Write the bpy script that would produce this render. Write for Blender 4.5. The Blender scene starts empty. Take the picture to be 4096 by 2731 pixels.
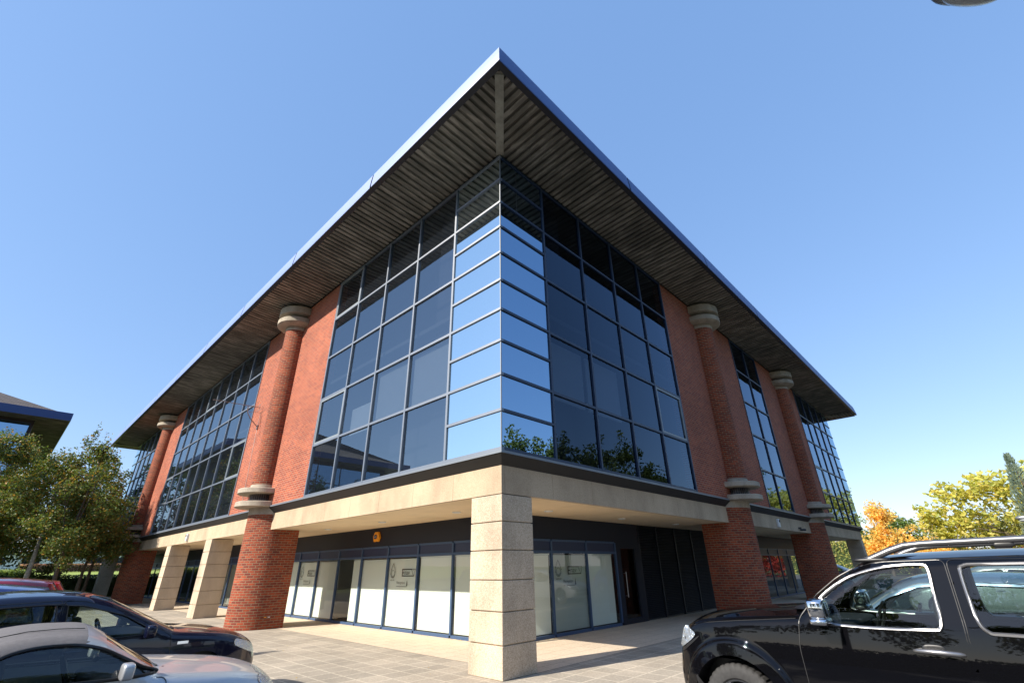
import bpy, bmesh, math, random
from mathutils import Vector, Matrix
from mathutils.geometry import delaunay_2d_cdt
R = math.radians
random.seed(7)
scene = bpy.context.scene
COL = scene.collection

# ------------------------------------------------------------------ helpers
def link(o, parent=None):
    COL.objects.link(o)
    if parent is not None: o.parent = parent
    return o

def tag(o, label=None, cat=None, group=None, kind=None):
    if label: o['label'] = label
    if cat: o['category'] = cat
    if group: o['group'] = group
    if kind: o['kind'] = kind
    return o

def empty(name, loc, label=None, cat=None, group=None):
    o = bpy.data.objects.new(name, None); o.location = loc; o.empty_display_size = .3
    link(o); return tag(o, label, cat, group)

class MB:
    """collects polygons in world coordinates and links them as one mesh"""
    def __init__(s): s.v = []; s.f = []; s.uv = []
    def face(s, pts, uv=None):
        i = len(s.v); s.v += [tuple(p) for p in pts]; s.f.append(tuple(range(i, i+len(pts)))); s.uv.append(uv); return s
    def mesh(s, vs, fs):
        i = len(s.v); s.v += [tuple(p) for p in vs]
        for f in fs: s.f.append(tuple(a+i for a in f)); s.uv.append(None)
        return s
    def box(s, a, b, fn=None):
        (x0, y0, z0), (x1, y1, z1) = a, b
        P = [(x0,y0,z0),(x1,y0,z0),(x1,y1,z0),(x0,y1,z0),(x0,y0,z1),(x1,y0,z1),(x1,y1,z1),(x0,y1,z1)]
        if fn: P = [fn(*p) for p in P]
        s.mesh(P, [(0,3,2,1),(4,5,6,7),(0,1,5,4),(1,2,6,5),(2,3,7,6),(3,0,4,7)]); return s
    def prism(s, poly, z0, z1, fn=None):
        n = len(poly); P = [(x, y, z0) for x, y in poly] + [(x, y, z1) for x, y in poly]
        if fn: P = [fn(*p) for p in P]
        s.mesh(P, [tuple(reversed(range(n))), tuple(range(n, 2*n))] + [(i, (i+1) % n, (i+1) % n+n, i+n) for i in range(n)]); return s
    def lathe(s, prof, c, n=32, a0=0, a1=2*math.pi, axis='z', fn=None):
        full = abs(a1-a0-2*math.pi) < 1e-6; m = n if full else n+1; vs = []
        for r, h in prof:
            for i in range(m):
                a = a0+(a1-a0)*i/n; p = (r*math.cos(a), r*math.sin(a), h)
                if axis == 'x': p = (p[2], p[0], p[1])
                if axis == 'y': p = (p[0], p[2], p[1])
                q = (c[0]+p[0], c[1]+p[1], c[2]+p[2]); vs.append(fn(*q) if fn else q)
        fs = []
        for j in range(len(prof)-1):
            for i in range(n):
                k = (i+1) % m
                fs.append((j*m+i, j*m+k, (j+1)*m+k, (j+1)*m+i))
        s.mesh(vs, fs); return s
    def tube(s, pts, rad, n=8, cap=True):
        pts = [Vector(p) for p in pts]; rr = rad if isinstance(rad, (list, tuple)) else [rad]*len(pts)
        vs = []; fs = []; up = None
        for i, p in enumerate(pts):
            d = (pts[min(i+1, len(pts)-1)]-pts[max(i-1, 0)]).normalized()
            if up is None: up = d.orthogonal().normalized()
            up = (up-d*up.dot(d)); up = up.normalized() if up.length > 1e-6 else d.orthogonal().normalized()
            w = d.cross(up)
            for k in range(n):
                a = 2*math.pi*k/n; vs.append(p+(up*math.cos(a)+w*math.sin(a))*rr[i])
        for i in range(len(pts)-1):
            for k in range(n): fs.append((i*n+k, i*n+(k+1) % n, (i+1)*n+(k+1) % n, (i+1)*n+k))
        if cap: fs += [tuple(reversed(range(n))), tuple(range((len(pts)-1)*n, len(pts)*n))]
        s.mesh(vs, fs); return s
    def rbox(s, c, h, e=.35, n=10, fn=None):
        """rounded box (superellipsoid), centre c, half sizes h"""
        vs = []; fs = []
        sg = lambda w, m: math.copysign(abs(w)**m, w)
        for i in range(n+1):
            th = -math.pi/2+math.pi*i/n
            for j in range(2*n):
                ph = math.pi*j/n
                p = (c[0]+h[0]*sg(math.cos(th), e)*sg(math.cos(ph), e), c[1]+h[1]*sg(math.cos(th), e)*sg(math.sin(ph), e), c[2]+h[2]*sg(math.sin(th), e))
                vs.append(fn(*p) if fn else p)
        for i in range(n):
            for j in range(2*n): fs.append((i*2*n+j, i*2*n+(j+1) % (2*n), (i+1)*2*n+(j+1) % (2*n), (i+1)*2*n+j))
        s.mesh(vs, fs); return s
    def build(s, name, mat, parent=None, smooth=None, weld=None, recalc=True, uvmode='box', loc=None):
        me = bpy.data.meshes.new(name)
        base = Vector((0, 0, 0))
        if parent is not None: base = Vector(parent.get('_w', (0, 0, 0)))
        elif loc is not None: base = Vector(loc)
        me.from_pydata([Vector(v)-base for v in s.v], [], s.f)
        if uvmode:
            uvl = me.uv_layers.new(name='UVMap'); li = 0
            for fi, f in enumerate(s.f):
                pr = s.uv[fi]
                if pr is None:
                    P = [Vector(s.v[i]) for i in f]
                    nrm = (P[1]-P[0]).cross(P[2]-P[0])
                    ax = max(range(3), key=lambda k: abs(nrm[k]))
                    pr = [((p.y, p.z) if ax == 0 else (p.x, p.z) if ax == 1 else (p.x, p.y)) for p in P]
                for q in pr: uvl.data[li].uv = q; li += 1
        bm = bmesh.new(); bm.from_mesh(me)
        if weld: bmesh.ops.remove_doubles(bm, verts=bm.verts, dist=weld)
        if recalc: bmesh.ops.recalc_face_normals(bm, faces=bm.faces)
        if smooth:
            for f in bm.faces: f.smooth = True
            for e in bm.edges:
                if len(e.link_faces) == 2 and e.calc_face_angle(0) > R(smooth): e.smooth = False
        bm.to_mesh(me); bm.free()
        if mat: me.materials.append(mat)
        o = bpy.data.objects.new(name, me); link(o, parent)
        if parent is not None: o['_w'] = tuple(base)
        elif loc is not None: o.location = loc; o['_w'] = tuple(base)
        return o

def root(name, loc, label, cat, group=None):
    o = empty(name, loc, label, cat, group); o['_w'] = tuple(loc); return o

def copy_tree(o, parent=None, d=None):
    c = o.copy(); link(c, parent)
    for ch in list(o.children): copy_tree(ch, c)
    return c

# ------------------------------------------------------------------ materials
def newmat(name):
    m = bpy.data.materials.new(name); m.use_nodes = True; nt = m.node_tree
    return m, nt, nt.nodes['Principled BSDF'], nt.nodes['Material Output']
def N(nt, t, **kw):
    n = nt.nodes.new(t)
    for k, v in kw.items():
        if k.startswith('_'): setattr(n, k[1:], v)
        else: n.inputs[k.replace('__', ' ')].default_value = v
    return n
def ramp(nt, fac, stops):
    r = nt.nodes.new('ShaderNodeValToRGB'); e = r.color_ramp.elements
    while len(e) > 1: e.remove(e[-1])
    e[0].position = stops[0][0]; e[0].color = (*stops[0][1], 1)
    for p, c in stops[1:]: q = e.new(p); q.color = (*c, 1)
    nt.links.new(fac, r.inputs[0]); return r
def mixc(nt, fac, a, b, mode='MIX'):
    n = nt.nodes.new('ShaderNodeMix'); n.data_type = 'RGBA'; n.blend_type = mode
    for sock, val in ((n.inputs['Factor'], fac), (n.inputs[6], a), (n.inputs[7], b)):
        if hasattr(val, 'is_output'): nt.links.new(val, sock)
        elif isinstance(val, (int, float)): sock.default_value = val
        else: sock.default_value = (*val, 1)
    return n.outputs[2]
def simple(name, col, rough=.5, metal=0, coat=0, spec=.5, ior=1.5, noise=None, bump=None):
    m, nt, b, out = newmat(name)
    b.inputs['Base Color'].default_value = (*col, 1); b.inputs['Roughness'].default_value = rough
    b.inputs['Metallic'].default_value = metal; b.inputs['Coat Weight'].default_value = coat
    b.inputs['Coat Roughness'].default_value = .02; b.inputs['Specular IOR Level'].default_value = spec; b.inputs['IOR'].default_value = ior
    geo = None
    if noise:
        sc, amt = noise
        tc = nt.nodes.new('ShaderNodeTexCoord'); nz = N(nt, 'ShaderNodeTexNoise', Scale=sc, Detail=6.0, Roughness=.65)
        nt.links.new(tc.outputs['Object'], nz.inputs['Vector'])
        r = ramp(nt, nz.outputs['Fac'], [(.3, tuple(c*(1-amt) for c in col)), (.7, tuple(min(1, c*(1+amt)) for c in col))])
        nt.links.new(r.outputs[0], b.inputs['Base Color'])
    if bump:
        sc, st = bump
        tc = nt.nodes.new('ShaderNodeTexCoord'); nz = N(nt, 'ShaderNodeTexNoise', Scale=sc, Detail=4.0)
        nt.links.new(tc.outputs['Object'], nz.inputs['Vector'])
        bp = N(nt, 'ShaderNodeBump', Strength=st, Distance=.02); nt.links.new(nz.outputs['Fac'], bp.inputs['Height'])
        nt.links.new(bp.outputs[0], b.inputs['Normal'])
    return m

def brick_mat(name, c1, c2, mort, bw=.225, rh=.075, ms=.009, dirty=.25, bump=.5, scale_noise=14, rough=.85):
    m, nt, b, out = newmat(name)
    uv = nt.nodes.new('ShaderNodeUVMap'); uv.uv_map = 'UVMap'
    bt = N(nt, 'ShaderNodeTexBrick', Scale=1.0); bt.offset = .5
    bt.inputs['Mortar Size'].default_value = ms; bt.inputs['Mortar Smooth'].default_value = .15
    bt.inputs['Brick Width'].default_value = bw; bt.inputs['Row Height'].default_value = rh; bt.inputs['Bias'].default_value = 0
    bt.inputs['Color1'].default_value = (*c1, 1); bt.inputs['Color2'].default_value = (*c2, 1); bt.inputs['Mortar'].default_value = (*mort, 1)
    nt.links.new(uv.outputs[0], bt.inputs['Vector'])
    n1 = N(nt, 'ShaderNodeTexNoise', Scale=.55, Detail=5.0, Roughness=.6); nt.links.new(uv.outputs[0], n1.inputs['Vector'])
    n2 = N(nt, 'ShaderNodeTexNoise', Scale=scale_noise, Detail=5.0, Roughness=.7); nt.links.new(uv.outputs[0], n2.inputs['Vector'])
    r1 = ramp(nt, n1.outputs['Fac'], [(.3, (1-dirty,)*3), (.65, (1.0,)*3)])
    r2 = ramp(nt, n2.outputs['Fac'], [(.3, (.72, .72, .72)), (.7, (1.12, 1.1, 1.08))])
    c = mixc(nt, 1.0, bt.outputs['Color'], r1.outputs[0], 'MULTIPLY'); c = mixc(nt, 1.0, c, r2.outputs[0], 'MULTIPLY')
    nt.links.new(c, b.inputs['Base Color']); b.inputs['Roughness'].default_value = rough; b.inputs['Specular IOR Level'].default_value = .25
    h = mixc(nt, .25, bt.outputs['Fac'], n2.outputs['Fac'])
    bp = N(nt, 'ShaderNodeBump', Strength=bump, Distance=.012); bp.invert = True
    nt.links.new(h, bp.inputs['Height']); nt.links.new(bp.outputs[0], b.inputs['Normal'])
    return m

def speckle_mat(name, base, dark, scale=90, blot=1.3, rough=.9, bump=.35, light=None):
    m, nt, b, out = newmat(name)
    tc = nt.nodes.new('ShaderNodeTexCoord')
    n1 = N(nt, 'ShaderNodeTexNoise', Scale=scale, Detail=3.0, Roughness=.7); n2 = N(nt, 'ShaderNodeTexNoise', Scale=blot, Detail=7.0, Roughness=.62)
    mp = N(nt, 'ShaderNodeMapping'); mp.inputs['Scale'].default_value = (1, 1, .45)
    nt.links.new(tc.outputs['Object'], n1.inputs['Vector']); nt.links.new(tc.outputs['Object'], mp.inputs['Vector']); nt.links.new(mp.outputs[0], n2.inputs['Vector'])
    r1 = ramp(nt, n1.outputs['Fac'], [(.36, dark), (.56, base), (.75, light or tuple(min(1, c*1.15) for c in base))])
    r2 = ramp(nt, n2.outputs['Fac'], [(.32, (.74, .72, .70)), (.62, (1.05, 1.03, 1.0))])
    c = mixc(nt, 1.0, r1.outputs[0], r2.outputs[0], 'MULTIPLY')
    nt.links.new(c, b.inputs['Base Color']); b.inputs['Roughness'].default_value = rough; b.inputs['Specular IOR Level'].default_value = .2
    bp = N(nt, 'ShaderNodeBump', Strength=bump, Distance=.01); nt.links.new(n1.outputs['Fac'], bp.inputs['Height']); nt.links.new(bp.outputs[0], b.inputs['Normal'])
    return m

def glass_mat(name, tint, ior, wob=.0, wscale=1.5, gloss=(1, 1, 1), mn=0.0, veil=None):
    """thin architectural glass: clear tint mixed with a mirror reflection by Fresnel"""
    m, nt, b, out = newmat(name); nt.nodes.remove(b)
    tr = N(nt, 'ShaderNodeBsdfTransparent'); tr.inputs[0].default_value = (*tint, 1)
    gl = N(nt, 'ShaderNodeBsdfGlossy'); gl.inputs['Roughness'].default_value = 0; gl.inputs['Color'].default_value = (*gloss, 1)
    geo = nt.nodes.new('ShaderNodeNewGeometry')
    mx = nt.nodes.new('ShaderNodeMix'); mx.inputs[2].default_value = ior; mx.inputs[3].default_value = 1/ior
    nt.links.new(geo.outputs['Backfacing'], mx.inputs[0])
    fr = nt.nodes.new('ShaderNodeFresnel'); nt.links.new(mx.outputs[0], fr.inputs['IOR'])
    fac = fr.outputs[0]
    if mn > 0:
        ma = nt.nodes.new('ShaderNodeMath'); ma.operation = 'MAXIMUM'; ma.inputs[1].default_value = mn; nt.links.new(fac, ma.inputs[0]); fac = ma.outputs[0]
    base_ = tr.outputs[0]
    if veil:
        df = N(nt, 'ShaderNodeBsdfDiffuse'); df.inputs[0].default_value = (*veil[1], 1); m2 = nt.nodes.new('ShaderNodeMixShader'); m2.inputs[0].default_value = veil[0]  # pale diffuse mix that stands in for brightness on the sunlit panes
        nt.links.new(tr.outputs[0], m2.inputs[1]); nt.links.new(df.outputs[0], m2.inputs[2]); base_ = m2.outputs[0]
    ms = nt.nodes.new('ShaderNodeMixShader'); nt.links.new(fac, ms.inputs[0]); nt.links.new(base_, ms.inputs[1]); nt.links.new(gl.outputs[0], ms.inputs[2])
    if wob:
        tc = nt.nodes.new('ShaderNodeTexCoord'); nz = N(nt, 'ShaderNodeTexNoise', Scale=wscale, Detail=1.0)
        nt.links.new(tc.outputs['Object'], nz.inputs['Vector'])
        bp = N(nt, 'ShaderNodeBump', Strength=wob, Distance=.05); nt.links.new(nz.outputs['Fac'], bp.inputs['Height']); nt.links.new(bp.outputs[0], gl.inputs['Normal'])
    nt.links.new(ms.outputs[0], out.inputs['Surface']); return m

def leaf_mat(name, cols, trans=.35):
    m, nt, b, out = newmat(name)
    geo = nt.nodes.new('ShaderNodeNewGeometry'); n = len(cols)
    r = ramp(nt, geo.outputs['Random Per Island'], [((i+.5)/n, c) for i, c in enumerate(cols)]); r.color_ramp.interpolation = 'LINEAR'
    tc = nt.nodes.new('ShaderNodeTexCoord'); nz = N(nt, 'ShaderNodeTexNoise', Scale=.9, Detail=3.0); nt.links.new(tc.outputs['Object'], nz.inputs['Vector'])
    r2 = ramp(nt, nz.outputs['Fac'], [(.3, (.75, .8, .75)), (.7, (1.15, 1.1, 1.0))])
    c = mixc(nt, 1.0, r.outputs[0], r2.outputs[0], 'MULTIPLY')
    nt.links.new(c, b.inputs['Base Color']); b.inputs['Roughness'].default_value = .45; b.inputs['Specular IOR Level'].default_value = .4
    tl = N(nt, 'ShaderNodeBsdfTranslucent'); c2 = mixc(nt, 1.0, c, (1.3, 1.25, .7), 'MULTIPLY'); nt.links.new(c2, tl.inputs[0])
    ms = nt.nodes.new('ShaderNodeMixShader'); ms.inputs[0].default_value = trans
    nt.links.new(b.outputs[0], ms.inputs[1]); nt.links.new(tl.outputs[0], ms.inputs[2]); nt.links.new(ms.outputs[0], out.inputs['Surface'])
    return m

M = {}
M['brick'] = brick_mat('brick', (.48, .112, .056), (.29, .060, .042), (.40, .28, .19), dirty=.22)
M['brick_pier'] = brick_mat('brick_pier', (.42, .082, .034), (.20, .040, .028), (.30, .21, .13), dirty=.3, ms=.010)
M['stone'] = speckle_mat('bush_hammered_stone', (.60, .50, .385), (.40, .31, .22), scale=70, light=(.74, .65, .53))
M['stone_beam'] = speckle_mat('stone_beam', (.54, .43, .31), (.38, .29, .195), scale=110, blot=.9, bump=.2)
M['pale_stone'] = speckle_mat('cast_stone', (.46, .41, .34), (.33, .29, .23), scale=60, blot=3)
M['canopy_soffit'] = simple('canopy_soffit', (.74, .58, .38), .8, noise=(1.2, .08))
M['frame'] = simple('blue_grey_frame_sunlit', (.05, .075, .12), .50, spec=.5, ior=2.6, noise=(3, .1))  # sunlit facade copy of the frame paint, sun sheen boosted
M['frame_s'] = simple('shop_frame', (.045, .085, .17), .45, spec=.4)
M['frame_shade'] = simple('blue_grey_frame_shaded', (.022, .040, .085), .45, spec=.5, ior=1.5, noise=(3, .1))  # same frame paint, shade of the right facade put into its colour
M['casement'] = simple('casement_frame', (.16, .19, .21), .50, ior=2.2)
M['fascia'] = simple('steel_blue_fascia_sunlit', (.07, .14, .38), .50, spec=.5, ior=2.5, noise=(1.5, .08))  # sunlit left copy of the fascia paint, stronger sheen
M['fascia_shade'] = simple('steel_blue_fascia_shaded', (.055, .115, .33), .5, spec=.4)  # same fascia paint, darkened to carry the shade of the other sides
M['fascia_under'] = simple('gutter_underside', (.012, .014, .026), .5)
M['navy'] = simple('navy_panel', (.010, .013, .024), .5, spec=.3)
M['navy2'] = simple('navy_transom', (.016, .026, .075), .45)
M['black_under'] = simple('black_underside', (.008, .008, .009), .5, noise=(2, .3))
M['sill'] = simple('sill_metal', (.10, .12, .15), .50, ior=2.3)
M['dark_room'] = simple('dark_interior', (.035, .035, .04), .9)
M['room_lit'] = simple('painted_room_wall', (.50, .48, .43), .9)
M['room_floor'] = simple('room_floor', (.09, .085, .08), .9)
M['blind'] = simple('white_blind', (.78, .80, .76), .7)
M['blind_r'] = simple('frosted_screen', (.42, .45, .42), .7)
M['hblind'] = simple('venetian_blind', (.55, .55, .50), .6)
M['g_mirror'] = glass_mat('mirror_glass_sunlit', (.10, .12, .13), 4.6, wob=.008, wscale=1.2, gloss=(.80, .95, 1.0), mn=.84, veil=(.06, (.7, .85, 1)))  # sunlit facade copy of the strip glass, reflection brightened
M['g_mirror_r'] = glass_mat('mirror_glass_shaded', (.10, .12, .13), 3.0, wob=.008, wscale=1.2, gloss=(.50, .74, 1.0), mn=.50)  # same strip glass, reflection dimmed and blued for the shaded facade
M['g_left'] = glass_mat('tinted_glass_sunlit', (.36, .40, .45), 1.8, wob=.010, wscale=1.4, gloss=(.78, .90, 1.0), mn=.26, veil=(.012, (.6, .75, 1.0)))  # left copy of the pane glass, sky reflection raised on the sunlit facade
M['g_right'] = glass_mat('tinted_glass_shaded', (.30, .34, .40), 1.52, wob=.010, wscale=1.4, gloss=(.55, .74, 1.0), mn=.075)  # same pane glass, reflection cut down for the shaded facade
M['g_shop'] = glass_mat('shop_glass', (.86, .90, .86), 1.55, wob=.006, wscale=1.2)
M['g_car'] = glass_mat('car_glass', (.62, .70, .68), 1.65)
M['roof_tile'] = brick_mat('roof_slate', (.16, .13, .115), (.10, .085, .08), (.04, .035, .03), bw=.3, rh=.2, ms=.012, bump=.7)
M['louvre'] = simple('louvre_navy', (.006, .008, .015), .5)
M['bark'] = simple('bark', (.10, .075, .055), .9, noise=(9, .4), bump=(14, .6))
M['bark_pale'] = simple('birch_bark', (.42, .38, .32), .85, noise=(7, .5), bump=(10, .4))
M['rubber'] = simple('tyre_rubber', (.035, .034, .034), .75, noise=(25, .25))
M['alloy'] = simple('alloy', (.55, .56, .58), .28, metal=1)
M['chrome'] = simple('chrome', (.75, .76, .78), .08, metal=1)
M['satin'] = simple('satin_trim', (.34, .335, .34), .36, metal=.85)
M['rail'] = simple('rail_metal', (.20, .20, .205), .36, metal=.8)
M['black_trim'] = simple('black_trim', (.012, .012, .013), .4)
M['lamp_lens'] = simple('lamp_lens', (.55, .60, .65), .12, metal=.75, bump=(38, .9))
M['lamp_clear'] = glass_mat('lamp_cover', (.93, .95, .97), 1.5)
M['amber'] = simple('amber_lens', (.7, .25, .02), .2)
M['red_lens'] = simple('red_lens', (.45, .01, .01), .15)
M['cabin'] = simple('cabin_fabric', (.018, .019, .022), .8)
M['cabin2'] = simple('cabin_grey', (.10, .10, .10), .8)
M['paint_black'] = simple('black_paint', (.003, .003, .004), .3, coat=.75, spec=.0)
M['paint_navy'] = simple('dark_navy_paint', (.004, .005, .020), .3, coat=1, spec=.1)
M['paint_silver'] = simple('silver_paint', (.50, .51, .53), .42, metal=.55, coat=.7)
M['paint_dred'] = simple('dark_red_paint', (.22, .006, .014), .25, coat=1)
M['paint_blue'] = simple('blue_paint', (.008, .015, .11), .25, coat=1)
M['paint_red'] = simple('red_paint', (.42, .008, .014), .25, coat=1)
M['paint_paleblue'] = simple('pale_blue_paint', (.26, .34, .46), .3, metal=.6, coat=1)
M['softtop'] = simple('grey_canvas', (.135, .125, .125), .85, noise=(30, .12), bump=(120, .25))
M['white_plastic'] = simple('white_plastic', (.70, .72, .72), .4)
M['grey_plastic'] = simple('grey_plastic', (.05, .055, .06), .5)
M['alarm_yellow'] = simple('alarm_yellow', (.85, .33, .01), .35)
M['sign_ink'] = simple('sign_ink', (.05, .05, .045), .5)
M['sign_navy'] = simple('sign_navy', (.01, .02, .09), .4)
M['aerial'] = simple('aerial_metal', (.28, .24, .22), .4, metal=.8)
M['lamp_grey'] = simple('lamp_grey', (.25, .27, .29), .35, metal=.5)
M['lamp_bowl'] = simple('lamp_bowl', (.42, .45, .46), .12, coat=.6, bump=(60, .3))

SOFF = (18, 23)
# soffit: weathered grey boarding with streaks along the ribs
def soffit_mat(name, ax):
    m, nt, b, out = newmat(name)
    tc = nt.nodes.new('ShaderNodeTexCoord'); mp = N(nt, 'ShaderNodeMapping')
    mp.inputs['Scale'].default_value = (.9, 4.76, 1) if ax == 'x' else (4.76, .9, 1)
    nt.links.new(tc.outputs['Object'], mp.inputs['Vector'])
    n1 = N(nt, 'ShaderNodeTexNoise', Scale=1.0, Detail=6.0, Roughness=.62); nt.links.new(mp.outputs[0], n1.inputs['Vector'])
    n2 = N(nt, 'ShaderNodeTexNoise', Scale=.35, Detail=3.0, Roughness=.5); nt.links.new(tc.outputs['Object'], n2.inputs['Vector'])
    r1 = ramp(nt, n1.outputs['Fac'], [(.36, (.15, .145, .125)), (.46, (.205, .195, .17)), (.53, (.24, .225, .195)), (.57, (.34, .32, .28)), (.72, (.38, .355, .31))])
    r2 = ramp(nt, n2.outputs['Fac'], [(.35, (.70, .68, .66)), (.6, (1.05, 1.0, .96))])
    sp = nt.nodes.new('ShaderNodeSeparateXYZ'); nt.links.new(tc.outputs['Object'], sp.inputs[0])
    md_ = nt.nodes.new('ShaderNodeMath'); md_.operation = 'MULTIPLY_ADD'; md_.inputs[1].default_value = 1/.21; md_.inputs[2].default_value = 8+(1.69+(SOFF[1] if ax == 'x' else SOFF[0]))/.21
    nt.links.new(sp.outputs[1 if ax == 'x' else 0], md_.inputs[0]); fr_ = nt.nodes.new('ShaderNodeMath'); fr_.operation = 'FRACT'; nt.links.new(md_.outputs[0], fr_.inputs[0])
    r3 = ramp(nt, fr_.outputs[0], [(0, (.50,)*3), (.24, (.45,)*3), (.30, (1.0,)*3), (.86, (1.0,)*3), (.93, (.6,)*3)])  # recess shade painted into the grooves between the ribs
    c = mixc(nt, 1.0, r1.outputs[0], r2.outputs[0], 'MULTIPLY'); c = mixc(nt, 1.0, c, r3.outputs[0], 'MULTIPLY'); nt.links.new(c, b.inputs['Base Color'])
    b.inputs['Roughness'].default_value = .85; b.inputs['Specular IOR Level'].default_value = .15
    return m
M['soffit_l'] = soffit_mat('soffit_boards_left', 'x'); M['soffit_r'] = soffit_mat('soffit_boards_right', 'y')

M['hip'] = simple('hip_board_grey', (.30, .285, .24), .85, noise=(2.5, .35))
# paving
def paving_mat(name, c1, c2, joint, bw, rh, ms, off, dirt, bump=.3, stain=.3):
    m = brick_mat(name, c1, c2, joint, bw, rh, ms, dirty=dirt, bump=bump, scale_noise=22, rough=.9)
    for n in m.node_tree.nodes:
        if n.bl_idname == 'ShaderNodeTexBrick': n.offset = off
    return m
M['flags'] = paving_mat('weathered_flags', (.52, .45, .36), (.42, .37, .30), (.66, .58, .46), .45, .45, .016, 0, .35)
M['flags2'] = paving_mat('clean_flags', (.74, .61, .46), (.69, .565, .425), (.46, .36, .25), .60, .45, .008, .5, .12, bump=.15)
M['asphalt'] = simple('asphalt', (.055, .055, .057), .9, noise=(8, .3), bump=(60, .5))
M['grass'] = simple('grass', (.26, .32, .05), .95, noise=(2.5, .35), bump=(30, .8))
M['ground'] = simple('ground_green', (.09, .12, .04), .95, noise=(.4, .3))
M['kerb'] = simple('kerb', (.33, .31, .28), .85, noise=(6, .2))

# ------------------------------------------------------------------ facade frames
LF = lambda u, n, z: (-n, u, z)      # left facade: u runs along +y, n outward
RF = lambda u, n, z: (u, -n, z)      # right facade: u runs along +x
Hh = .8003; ZS = 3.82; LENL, LENR = 46.45, 36.15
W1, WW = 1.788, 1.7806; U1, UU = 1.713, 1.8184; BL, BR = 7.194, 7.271
Lb = [(W1, 4), (W1+4*WW+BL, 8), (W1+12*WW+2*BL, 4)]
Rb = [(U1, 4), (U1+4*UU+BR, 2), (U1+6*UU+2*BR, 4)]
ZT = 11.88

office = root('office_building', (18, 23, 0), 'three storey red brick office building with mirrored corner glazing and wide blue eaves', 'building')

# core behind the facades
b = MB()
b.box((4.25, 4.25, .0), (LENR-3.0, LENL-3.0, 3.6))
b.build('ground_floor_core', M['dark_room'], office)
b = MB(); b.box((4.2, 4.2, 3.9), (LENR-4.2, LENL-4.2, 12.2)); b.build('upper_core', M['dark_room'], office)
b = MB()
for z in (3.86, 7.75, 11.95):
    b.box((.18, .18, z-.12), (LENR-.18, LENL-.18, z))
b.build('floor_slab', M['room_floor'], office)

# brick walls
def brick_wall(Fn, a, c):
    b = MB(); b.box((a, -.30, 3.79), (c, 0, ZT), Fn); return b.build('brick_wall', M['brick'], office)
for a in (W1+4*WW, W1+12*WW+BL): brick_wall(LF, a+.035, a+BL-.035)
for a in (U1+4*UU, U1+6*UU+BR): brick_wall(RF, a+.035, a+BR-.035)
b = MB(); b.box((.35, LENL-.3, 3.79), (LENR-.002, LENL, ZT)); b.build('brick_wall', M['brick'], office)
b = MB(); b.box((LENR-.3, .35, 3.79), (LENR, LENL-.305, ZT)); b.build('brick_wall', M['brick'], office)

# glazing
rnd = random.Random(3)
def pane(mb, Fn, u0, u1, z0, z1, n=-.02, tilt=.0012):
    a = rnd.uniform(-tilt, tilt)*(u1-u0); c = rnd.uniform(-tilt, tilt)*(z1-z0)
    P = [(u0, n-a-c, z0), (u1, n+a-c, z0), (u1, n+a+c, z1), (u0, n-a+c, z1)]
    P = [Fn(*p) for p in P]
    if Fn is LF: P = P[::-1]
    mb.face(P)
def big_window(Fn, u0, cols, w, cases=(), blinds=(), lites=()):
    fr = MB(); rows = [0, 2, 4, 6, 8]; m = .032
    z = [ZS+r*Hh for r in rows]+[ZT-.02]
    for i in range(cols+1): fr.box((u0+i*w-m, -.06, ZS-.03), (u0+i*w+m, .030, ZT), Fn)
    for k, zz in enumerate(z):
        for i in range(cols):
            fr.box((u0+i*w+m, -.06, zz-m), (u0+(i+1)*w-m, .026, zz+m), Fn)
    f = fr.build('window', M['frame' if Fn is LF else 'frame_shade'], office)
    pn = MB()
    for i in range(cols):
        for k in range(5): pane(pn, Fn, u0+i*w+m, u0+(i+1)*w-m, z[k]+m, z[k+1]-m)
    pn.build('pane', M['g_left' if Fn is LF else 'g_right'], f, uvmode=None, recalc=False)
    for (i, k) in cases:
        c = MB(); a0, a1, b0, b1 = u0+i*w+m+.004, u0+(i+1)*w-m-.004, z[k]+m+.004, z[k+1]-m-.004; t = .06
        c.box((a0, -.015, b0), (a0+t, .022, b1), Fn); c.box((a1-t, -.015, b0), (a1, .022, b1), Fn)
        c.box((a0+t, -.015, b0), (a1-t, .02, b0+t), Fn); c.box((a0+t, -.015, b1-t), (a1-t, .02, b1), Fn)
        c.build('casement', M['casement'], f)
    for (i, k, lo) in blinds:
        c = MB(); a0, a1 = u0+i*w+.07, u0+(i+1)*w-.07; zz = z[k+1]-.06; zb = z[k]+(z[k+1]-z[k])*lo
        while zz > zb:
            c.box((a0, -.150, zz-.012), (a1, -.128, zz+.009), Fn); zz -= .035
        c.build('venetian_blind', M['hblind'], f)
    for (i, k, s0, s1, t0, t1) in lites:
        c = MB(); a0 = u0+i*w; c.box((a0+w*s0, -.30, z[k]+2*Hh*t0), (a0+w*s1, -.27, z[k]+2*Hh*t1), Fn); c.build('roller_blind', M['hblind'], f)
    rm = MB(); U = u0+cols*w
    rm.box((u0, -2.6, 3.9), (U, -2.5, ZT), Fn); rm.build('room_wall', M['dark_room'], f)
    return f
big_window(LF, Lb[0][0], 4, WW, cases=[(3, 1), (3, 4)], blinds=[(0, 1, .02), (1, 1, .02)], lites=[(2, 1, .30, .96, .02, .55)])
big_window(LF, Lb[1][0], 8, WW, cases=[(0, 1), (7, 1), (4, 4)])
big_window(LF, Lb[2][0], 4, WW)
big_window(RF, Rb[0][0], 4, UU, cases=[(3, 1)], lites=[(0, 1, .05, .95, .0, .98), (1, 1, .05, .95, .0, .98)])
big_window(RF, Rb[1][0], 2, UU)
big_window(RF, Rb[2][0], 4, UU, cases=[(0, 1)])

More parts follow.
